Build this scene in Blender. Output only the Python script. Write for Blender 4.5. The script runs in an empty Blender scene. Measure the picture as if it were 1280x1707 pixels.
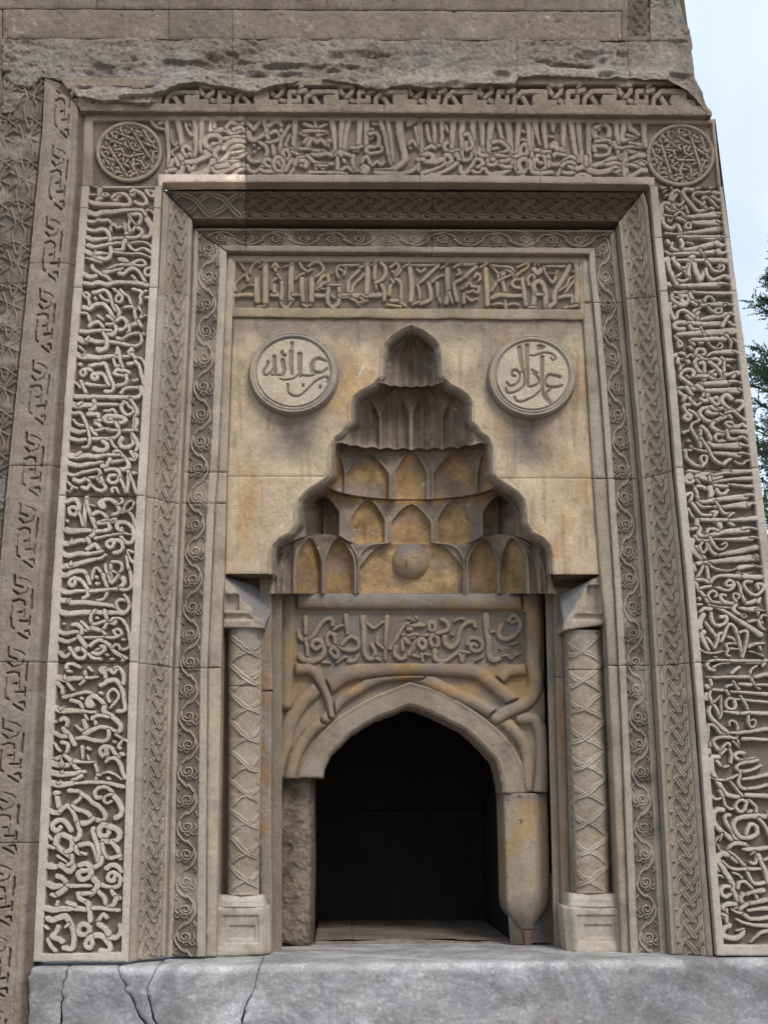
import bpy, math
import numpy as np
from mathutils import Matrix, Vector

# ------------------------------------------------------------------ camera
F = 1900.0; CX, CY = 640.0, 853.5
def nrm(v): v = np.asarray(v, float); return v/np.linalg.norm(v)
UPc = nrm([-55.0, 7153.0, F])                    # world up seen from the camera (x right, y up, z forward)
Xc = np.array([48360.0, -147.0, F]); Xc = nrm(Xc-UPc*Xc.dot(UPc))
Yc = nrm(np.cross(UPc, Xc)) if np.cross(UPc, Xc)[2] > 0 else nrm(np.cross(Xc, UPc))
S = 0.0025                                       # metres per photograph pixel on the facade
CAM = np.array([0.0, -F*S, 1.6])
scene = bpy.context.scene
cam_d = bpy.data.cameras.new('camera'); cam = bpy.data.objects.new('camera', cam_d)
scene.collection.objects.link(cam); scene.camera = cam
M = Matrix(((Xc[0], Xc[1], -Xc[2], CAM[0]), (Yc[0], Yc[1], -Yc[2], CAM[1]), (UPc[0], UPc[1], -UPc[2], CAM[2]), (0, 0, 0, 1)))
cam.matrix_world = M
cam_d.sensor_fit = 'HORIZONTAL'; cam_d.sensor_width = 36.0; cam_d.lens = 36.0*F/1280.0
cam_d.clip_start = 0.05; cam_d.clip_end = 6000
scene.render.resolution_x = 767; scene.render.resolution_y = 1024
# ------------------------------------------------------------------ light
world = bpy.data.worlds.new('World'); scene.world = world; world.use_nodes = True
SUN_EL = math.radians(50); SUN_AZ = math.atan2(0.30, -0.62)
nt = world.node_tree; bg = nt.nodes['Background']
sky = nt.nodes.new('ShaderNodeTexSky'); sky.sky_type = 'NISHITA'; sky.sun_disc = False
sky.sun_elevation = SUN_EL; sky.sun_rotation = SUN_AZ
sky.air_density = 1.0; sky.dust_density = 3.0; sky.ozone_density = 1.0
veil = nt.nodes.new('ShaderNodeMix'); veil.data_type = 'RGBA'; veil.inputs[0].default_value = .72       # thin even high cloud
cn = nt.nodes.new('ShaderNodeTexNoise'); cn.inputs['Scale'].default_value = 3.5; cn.inputs['Detail'].default_value = 7; cn.inputs['Distortion'].default_value = .6
cr = nt.nodes.new('ShaderNodeMapRange'); cr.inputs[1].default_value = .35; cr.inputs[2].default_value = .68; cr.inputs[3].default_value = .58; cr.inputs[4].default_value = .9
nt.links.new(nt.nodes.new('ShaderNodeTexCoord').outputs['Generated'], cn.inputs['Vector']); nt.links.new(cn.outputs[0], cr.inputs[0]); nt.links.new(cr.outputs[0], veil.inputs[0])
nt.links.new(sky.outputs[0], veil.inputs[6]); veil.inputs[7].default_value = (4.7, 5.35, 6.3, 1)
nt.links.new(veil.outputs[2], bg.inputs[0]); bg.inputs[1].default_value = 0.13
sl = bpy.data.lights.new('sun', 'SUN'); sun = bpy.data.objects.new('sun', sl); scene.collection.objects.link(sun)
sl.energy = 1.3; sl.angle = math.radians(16); sl.color = (1.0, 0.95, 0.88)
sd = Vector((math.sin(SUN_AZ)*math.cos(SUN_EL), math.cos(SUN_AZ)*math.cos(SUN_EL), math.sin(SUN_EL)))
sun.rotation_euler = sd.to_track_quat('Z', 'Y').to_euler()
scene.view_settings.view_transform = 'Standard'; scene.view_settings.look = 'None'
scene.view_settings.gamma = 1.0; scene.view_settings.use_curve_mapping = False
scene.view_settings.exposure = 0.70

# ------------------------------------------------------------------ helpers
def W(px, py, D):
    """point of the place seen at photograph pixel (px,py) on the plane D pixels in front of the facade"""
    px = np.asarray(px, float); py = np.asarray(py, float); D = np.asarray(D, float)
    x = (px-CX)/F; y = -(py-CY)/F
    dx = x*Xc[0]+y*Xc[1]+Xc[2]; dy = x*Yc[0]+y*Yc[1]+Yc[2]; dz = x*UPc[0]+y*UPc[1]+UPc[2]
    k = (-D*S-CAM[1])/dy
    return np.stack([CAM[0]+dx*k, -D*S+0*dx, CAM[2]+dz*k], -1)

RNG = np.random.RandomState(7)
LAT = RNG.rand(256, 256)
def vnoise(x, y):
    xi = np.floor(x).astype(int); yi = np.floor(y).astype(int); fx = x-xi; fy = y-yi
    fx = fx*fx*(3-2*fx); fy = fy*fy*(3-2*fy)
    a = LAT[yi & 255, xi & 255]; b = LAT[yi & 255, (xi+1) & 255]; c = LAT[(yi+1) & 255, xi & 255]; d = LAT[(yi+1) & 255, (xi+1) & 255]
    return (a*(1-fx)+b*fx)*(1-fy)+(c*(1-fx)+d*fx)*fy
def fbm(x, y, sc, o=4, seed=0, g=.5):
    x = x/sc+seed*17.3; y = y/sc+seed*31.7; r = 0; a = 1; t = 0
    for k in range(o):
        r = r+a*vnoise(x+k*13.1, y+k*7.7); t += a; a *= g; x = x*2.03; y = y*2.03
    return r/t*2-1
def ss(a, b, x):
    t = np.clip((x-a)/(b-a), 0, 1); return t*t*(3-2*t)

class Field:
    """height raster, in photograph pixels"""
    def __init__(s, x0, y0, x1, y1, res=1.0):
        s.x0, s.y0, s.res = x0, y0, res
        s.nx = int((x1-x0)/res)+2; s.ny = int((y1-y0)/res)+2
        s.H = np.zeros((s.ny, s.nx))
    def sample(s, X, Y):
        u = np.clip((X-s.x0)/s.res, 0, s.nx-1.001); v = np.clip((Y-s.y0)/s.res, 0, s.ny-1.001)
        i = u.astype(int); j = v.astype(int); fu = u-i; fv = v-j; H = s.H
        return (H[j, i]*(1-fu)+H[j, i+1]*fu)*(1-fv)+(H[j+1, i]*(1-fu)+H[j+1, i+1]*fu)*fv
    def stroke(s, P, w0, w1, hgt=1.0, bevel=1.6, cut=.5, gap=1.6, groove=0.0, warp=0, dome=0.0, keep=.55, sharp=False):
        P = np.asarray(P, float)
        if len(P) == 1: P = np.vstack([P, P+[.3, .2]])
        if len(P) > 2 and not sharp:
            Q = np.vstack([2*P[0]-P[1], P, 2*P[-1]-P[-2]]); out = []
            for i in range(1, len(Q)-2):
                p0, p1, p2, p3 = Q[i-1], Q[i], Q[i+1], Q[i+2]
                n = max(2, int(np.hypot(*(p2-p1))/2.2)+1)
                t = np.linspace(0, 1, n, endpoint=False)[:, None]
                out.append(.5*((2*p1)+(-p0+p2)*t+(2*p0-5*p1+4*p2-p3)*t*t+(-p0+3*p1-3*p2+p3)*t**3))
            out.append(P[-1:]); P = np.vstack(out)
        n = len(P); wd = np.linspace(w0, w1, n)/2
        m = max(w0, w1)/2+gap+1
        jx0 = max(0, int((P[:, 0].min()-m-s.x0)/s.res)); jx1 = min(s.nx, int((P[:, 0].max()+m-s.x0)/s.res)+2)
        jy0 = max(0, int((P[:, 1].min()-m-s.y0)/s.res)); jy1 = min(s.ny, int((P[:, 1].max()+m-s.y0)/s.res)+2)
        if jx1-jx0 < 2 or jy1-jy0 < 2: return
        X, Y = np.meshgrid(s.x0+np.arange(jx0, jx1)*s.res, s.y0+np.arange(jy0, jy1)*s.res)
        f = np.full(X.shape, 1e9); wl = np.full(X.shape, 1.0)
        for i in range(n-1):
            ax, ay = P[i]; bx, by = P[i+1]; dx, dy = bx-ax, by-ay; L = dx*dx+dy*dy+1e-9
            t = np.clip(((X-ax)*dx+(Y-ay)*dy)/L, 0, 1)
            w = wd[i]+(wd[i+1]-wd[i])*t
            d = np.hypot(X-ax-t*dx, Y-ay-t*dy)-w
            k = d < f; f = np.where(k, d, f); wl = np.where(k, w, wl)
        if warp: f = f+fbm(X, Y, 5, 2, 3)*warp
        Hs = s.H[jy0:jy1, jx0:jx1]
        new = hgt*ss(0, 1, -f/bevel+.25)
        if dome: new = new*(1-dome+dome*np.sqrt(np.clip(1-(np.clip(f+wl, 0, 99)/np.maximum(wl, .5))**2, 0, 1)))
        if groove: new = new-groove*hgt*np.exp(-((f+wl)/(wl*.28+.2))**2)
        old = Hs*(1-cut*(1-ss(0, gap, f)))
        Hs[...] = np.where(f < 0.3, np.maximum(new, old*keep), np.maximum(old, new))

TRACE = {}
def draw_traces(key, F_, hgt=1.0, ws=1.0, **kw):
    for (x0, y0, u, txt) in TRACE[key]:
        for st in txt.replace('\n', ';').split(';'):
            if not st.strip(): continue
            w, p = st.split('|'); w = [float(q) for q in w.split()]; p = np.array([float(q) for q in p.split()]).reshape(-1, 2)
            F_.stroke(p*u+[x0, y0], w[0]*u*ws, w[1]*u*ws, hgt, **kw)

def tile(strokes, pw, pt, hgt=1, res=.25, wk=None):
    """periodic strip pattern: strokes as (w0,w1,[(s,t)...]) in pixels, s across 0..pw, t along 0..pt"""
    Fd = Field(-2, -pt*.5, pw+2, pt*1.5, res)
    for (w0, w1, P) in strokes:
        P = np.asarray(P, float)
        for k in (-1, 0, 1, 2):
            Fd.stroke(P+[0, k*pt-pt*.5*0], w0, w1, hgt, **(wk or {}))
    def f(s, t):                                   # s in 0..1, t in px
        return Fd.sample(s*pw, np.mod(t, pt))
    return f

# ------------------------------------------------------------------ materials
def stone_mat(name, rough=.85, var=.22, speck=.12, bump=.35, pit=.0, vein=False, tint=(1, 1, 1)):
    m = bpy.data.materials.new(name); m.use_nodes = True; t = m.node_tree; N = t.nodes; L = t.links
    b = N['Principled BSDF']; b.inputs['Roughness'].default_value = rough
    b.inputs['Specular IOR Level'].default_value = .25
    at = N.new('ShaderNodeAttribute'); at.attribute_name = 'Col'
    ge = N.new('ShaderNodeNewGeometry')
    def noise(sc, det=5, ro=.6):
        n = N.new('ShaderNodeTexNoise'); n.inputs['Scale'].default_value = sc; n.inputs['Detail'].default_value = det
        n.inputs['Roughness'].default_value = ro; L.new(ge.outputs['Position'], n.inputs['Vector']); return n
    def mr(src, a, c):
        r = N.new('ShaderNodeMapRange'); r.inputs[1].default_value = .25; r.inputs[2].default_value = .75
        r.inputs[3].default_value = a; r.inputs[4].default_value = c; L.new(src, r.inputs[0]); return r.outputs[0]
    def mul(a, c):
        q = N.new('ShaderNodeMath'); q.operation = 'MULTIPLY'; L.new(a, q.inputs[0]); L.new(c, q.inputs[1]); return q.outputs[0]
    n1 = noise(7, 6, .65); n2 = noise(75, 6, .75); n3 = noise(500, 3, .7)
    v = mul(mul(mr(n1.outputs[0], 1-var, 1+var), mr(n2.outputs[0], 1-var*1.3, 1+var*1.3)), mr(n3.outputs[0], 1-speck, 1+speck))
    sc = N.new('ShaderNodeVectorMath'); sc.operation = 'SCALE'; L.new(at.outputs['Color'], sc.inputs[0]); L.new(v, sc.inputs['Scale'])
    col = sc.outputs[0]
    # faint hue drift: warm and grey lichen patches
    n4 = noise(3.3, 5, .6); mx = N.new('ShaderNodeMix'); mx.data_type = 'RGBA'; mx.blend_type = 'MULTIPLY'
    L.new(mr(n4.outputs[0], 0, .8), mx.inputs[0]); L.new(col, mx.inputs[6]); mx.inputs[7].default_value = (1.05, .96, .88, 1)
    col = mx.outputs[2]
    # scattered small pale and dark flecks
    vo = N.new('ShaderNodeTexVoronoi'); vo.inputs['Scale'].default_value = 95; L.new(ge.outputs['Position'], vo.inputs['Vector'])
    r = N.new('ShaderNodeMapRange'); r.inputs[1].default_value = .10; r.inputs[2].default_value = .2; r.inputs[3].default_value = 1; r.inputs[4].default_value = 0
    L.new(vo.outputs['Distance'], r.inputs[0])
    n5 = noise(11, 3); r5 = N.new('ShaderNodeMapRange'); r5.inputs[1].default_value = .52; r5.inputs[2].default_value = .62; L.new(n5.outputs[0], r5.inputs[0])
    q = mul(r.outputs[0], r5.outputs[0]); m2 = N.new('ShaderNodeMix'); m2.data_type = 'RGBA'; m2.blend_type = 'MULTIPLY'
    L.new(q, m2.inputs[0]); L.new(col, m2.inputs[6]); m2.inputs[7].default_value = (.55, .5, .45, 1); col = m2.outputs[2]
    if vein:
        nv = noise(2.2, 8, .7); nv.inputs['Distortion'].default_value = 1.6
        rv = N.new('ShaderNodeMapRange'); rv.inputs[1].default_value = .40; rv.inputs[2].default_value = .62; rv.inputs[3].default_value = .72; rv.inputs[4].default_value = 1.35
        L.new(nv.outputs[0], rv.inputs[0]); s2 = N.new('ShaderNodeVectorMath'); s2.operation = 'SCALE'; L.new(col, s2.inputs[0]); L.new(rv.outputs[0], s2.inputs['Scale']); col = s2.outputs[0]
    L.new(col, b.inputs['Base Color'])
    bp = N.new('ShaderNodeBump'); bp.inputs['Strength'].default_value = bump; bp.inputs['Distance'].default_value = .007
    ad = N.new('ShaderNodeMath'); ad.operation = 'ADD'; L.new(n2.outputs[0], ad.inputs[0]); L.new(n3.outputs[0], ad.inputs[1])
    ad2 = N.new('ShaderNodeMath'); ad2.operation = 'SUBTRACT'; L.new(ad.outputs[0], ad2.inputs[0]); L.new(q, ad2.inputs[1])
    L.new(ad2.outputs[0], bp.inputs['Height']); L.new(bp.outputs[0], b.inputs['Normal'])
    return m
MAT = {
 'marble': stone_mat('carved_pale_marble', .74, .19, .24, .8),
 'old': stone_mat('weathered_brown_stone', .92, .22, .24, .85),
 'rough': stone_mat('broken_rough_stone', .95, .30, .28, 1.0),
 'sill': stone_mat('grey_blue_marble', .6, .22, .30, .6, vein=True),
 'shade_black': stone_mat('shade_black_stone', .95, .3, .2, .5),
}
def plain_mat(name, c, rough=.8):
    m = bpy.data.materials.new(name); m.use_nodes = True; N = m.node_tree.nodes; L = m.node_tree.links; b = N['Principled BSDF']
    n = N.new('ShaderNodeTexNoise'); n.inputs['Scale'].default_value = 9; n.inputs['Detail'].default_value = 6
    g = N.new('ShaderNodeNewGeometry'); L.new(g.outputs['Position'], n.inputs['Vector'])
    r = N.new('ShaderNodeMix'); r.data_type = 'RGBA'; L.new(n.outputs[0], r.inputs[0])
    r.inputs[6].default_value = tuple(q*.6 for q in c)+(1,); r.inputs[7].default_value = tuple(min(1, q*1.35) for q in c)+(1,)
    L.new(r.outputs[2], b.inputs['Base Color']); b.inputs['Roughness'].default_value = rough
    return m

# ------------------------------------------------------------------ objects
COL = scene.collection
def link(o, parent=None):
    COL.objects.link(o)
    if parent is not None: o.parent = parent
    return o
def thing(name, label, cat, loc=(0, 0, 0), group=None):
    o = bpy.data.objects.new(name, None); o.location = loc; o.empty_display_size = .1
    o['label'] = label; o['category'] = cat
    if group: o['group'] = group
    return link(o)
def mesh_obj(name, V, Q, C, mat, parent, smooth=None):
    me = bpy.data.meshes.new(name); V = np.asarray(V, np.float64)
    if parent is not None: V = V-np.array(parent.location)
    nf = len(Q); me.vertices.add(len(V)); me.vertices.foreach_set('co', V.astype(np.float32).ravel())
    k = Q.shape[1]; me.loops.add(nf*k); me.loops.foreach_set('vertex_index', Q.astype(np.int32).ravel())
    me.polygons.add(nf); me.polygons.foreach_set('loop_start', np.arange(0, nf*k, k, dtype=np.int32))
    me.polygons.foreach_set('use_smooth', np.ones(nf, bool) if smooth is None else smooth)
    me.update(calc_edges=True)
    ca = me.color_attributes.new('Col', 'FLOAT_COLOR', 'POINT')
    C = np.broadcast_to(np.asarray(C, float), (len(V), 3)); ca.data.foreach_set('color', np.hstack([C, np.ones((len(V), 1))]).astype(np.float32).ravel())
    me.materials.append(mat)
    return link(bpy.data.objects.new(name, me), parent)
def grid_obj(name, P, C, mat, parent, thick=14, mask=None, back=None):
    """P (nv,nu,3) surface; a skirt runs straight back from its rim"""
    nv, nu = P.shape[:2]; idx = np.arange(nv*nu).reshape(nv, nu)
    Q = np.stack([idx[:-1, :-1], idx[1:, :-1], idx[1:, 1:], idx[:-1, 1:]], -1).reshape(-1, 4)
    if mask is not None:
        mk = mask[:-1, :-1] & mask[1:, :-1] & mask[1:, 1:] & mask[:-1, 1:]; Q = Q[mk.ravel()]
    V = P.reshape(-1, 3); C = np.broadcast_to(C, P.shape).reshape(-1, 3); sm = np.ones(len(Q), bool)
    if thick:
        rim = np.concatenate([idx[0, :], idx[1:, -1], idx[-1, -2::-1], idx[-2:0:-1, 0]]); n = len(rim); o = len(V)
        a = V[rim]; b = a+np.array([0, thick*S, 0]); V = np.vstack([V, a, b]); C = np.vstack([C, C[rim]*.95, C[rim]*.95])
        i = np.arange(n); j = (i+1) % n
        if mask is not None:
            rm = mask.ravel()[rim]; ok = rm & rm[(np.arange(n)+1) % n]; i = i[ok]; j = j[ok]
        sk = np.stack([o+i, o+j, o+n+j, o+n+i], -1); Q = np.vstack([Q, sk]); sm = np.concatenate([sm, np.zeros(len(i), bool)])
    return mesh_obj(name, V, Q, C, mat, parent, sm)
def resamp(A, B, n):
    A = np.asarray(A, float); B = np.asarray(B, float); m = (A+B)[:, :2]/2
    d = np.concatenate([[0], np.cumsum(np.hypot(*np.diff(m, axis=0).T))]); t = np.linspace(0, d[-1], n)
    f = lambda Z: np.stack([np.interp(t, d, Z[:, k]) for k in range(3)], -1)
    return f(A), f(B), d[-1]
def strip(name, parent, mat, A, B, h=None, col=(.4, .35, .3), Df=None, step=1.3, thick=30, edge=1.5, nu=None, seed=0, mask=None, wear=.6):
    """slab between two edge lines A and B, points (px,py,D); h(px,py,a,t) is relief straight out of the wall"""
    A = [tuple(p) if len(p) == 3 else tuple(p)+(0,) for p in A]; B = [tuple(p) if len(p) == 3 else tuple(p)+(0,) for p in B]
    _, _, L = resamp(A, B, 2); nv = max(3, int(L/step)+1); a_, b_, L = resamp(A, B, nv)
    wmax = np.hypot(*(b_-a_)[:, :2].T).max(); nu = nu or max(3, int(wmax/step)+1)
    a = np.linspace(0, 1, nu)[None, :]; G = a_[:, None, :]*(1-a[..., None])+b_[:, None, :]*a[..., None]
    PX, PY, D = G[..., 0], G[..., 1], G[..., 2]; a = np.broadcast_to(a, PX.shape); t = np.broadcast_to(np.linspace(0, L, nv)[:, None], PX.shape)
    if Df is not None: D = D+Df(PX, PY, a, t)
    H = h(PX, PY, a, t) if h is not None else np.zeros_like(PX)
    wid = np.hypot(*(b_-a_)[:, :2].T)[:, None]
    e = np.minimum(np.minimum(a, 1-a)*wid, np.minimum(t, L-t))
    rel = H.copy()
    H = H-edge*np.exp(-e/1.3)*(1+.9*fbm(PX, PY, 9, 3, seed+5))+wear*.5*fbm(PX, PY, 14, 4, seed+2)
    P = W(PX, PY, D); P[..., 1] -= H*S
    C = col(PX, PY, a, rel, t) if callable(col) else np.array(col, float)*np.ones(PX.shape+(1,))
    mk = mask(PX, PY) if mask is not None else None
    return grid_obj(name, P, C, mat, parent, thick, mk)
def inpoly(X, Y, P):
    r = np.zeros(X.shape, bool); n = len(P); j = n-1
    for i in range(n):
        xi, yi = P[i]; xj, yj = P[j]
        c = ((yi > Y) != (yj > Y)) & (X < (xj-xi)*(Y-yi)/((yj-yi) or 1e-9)+xi); r ^= c; j = i
    return r
def lerpc(c0, c1, k): k = np.clip(k, 0, 1)[..., None]; return np.array(c0)*(1-k)+np.array(c1)*k
def ln(*p):                                      # x as a function of y through given (x,y) pairs
    p = sorted(p, key=lambda q: q[1]); xs = [q[0] for q in p]; ys = [q[1] for q in p]
    def f(y):
        if y < ys[0]: return xs[0]+(xs[1]-xs[0])/(ys[1]-ys[0])*(y-ys[0])
        if y > ys[-1]: return xs[-1]+(xs[-1]-xs[-2])/(ys[-1]-ys[-2])*(y-ys[-1])
        return float(np.interp(y, ys, xs))
    return f
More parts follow.
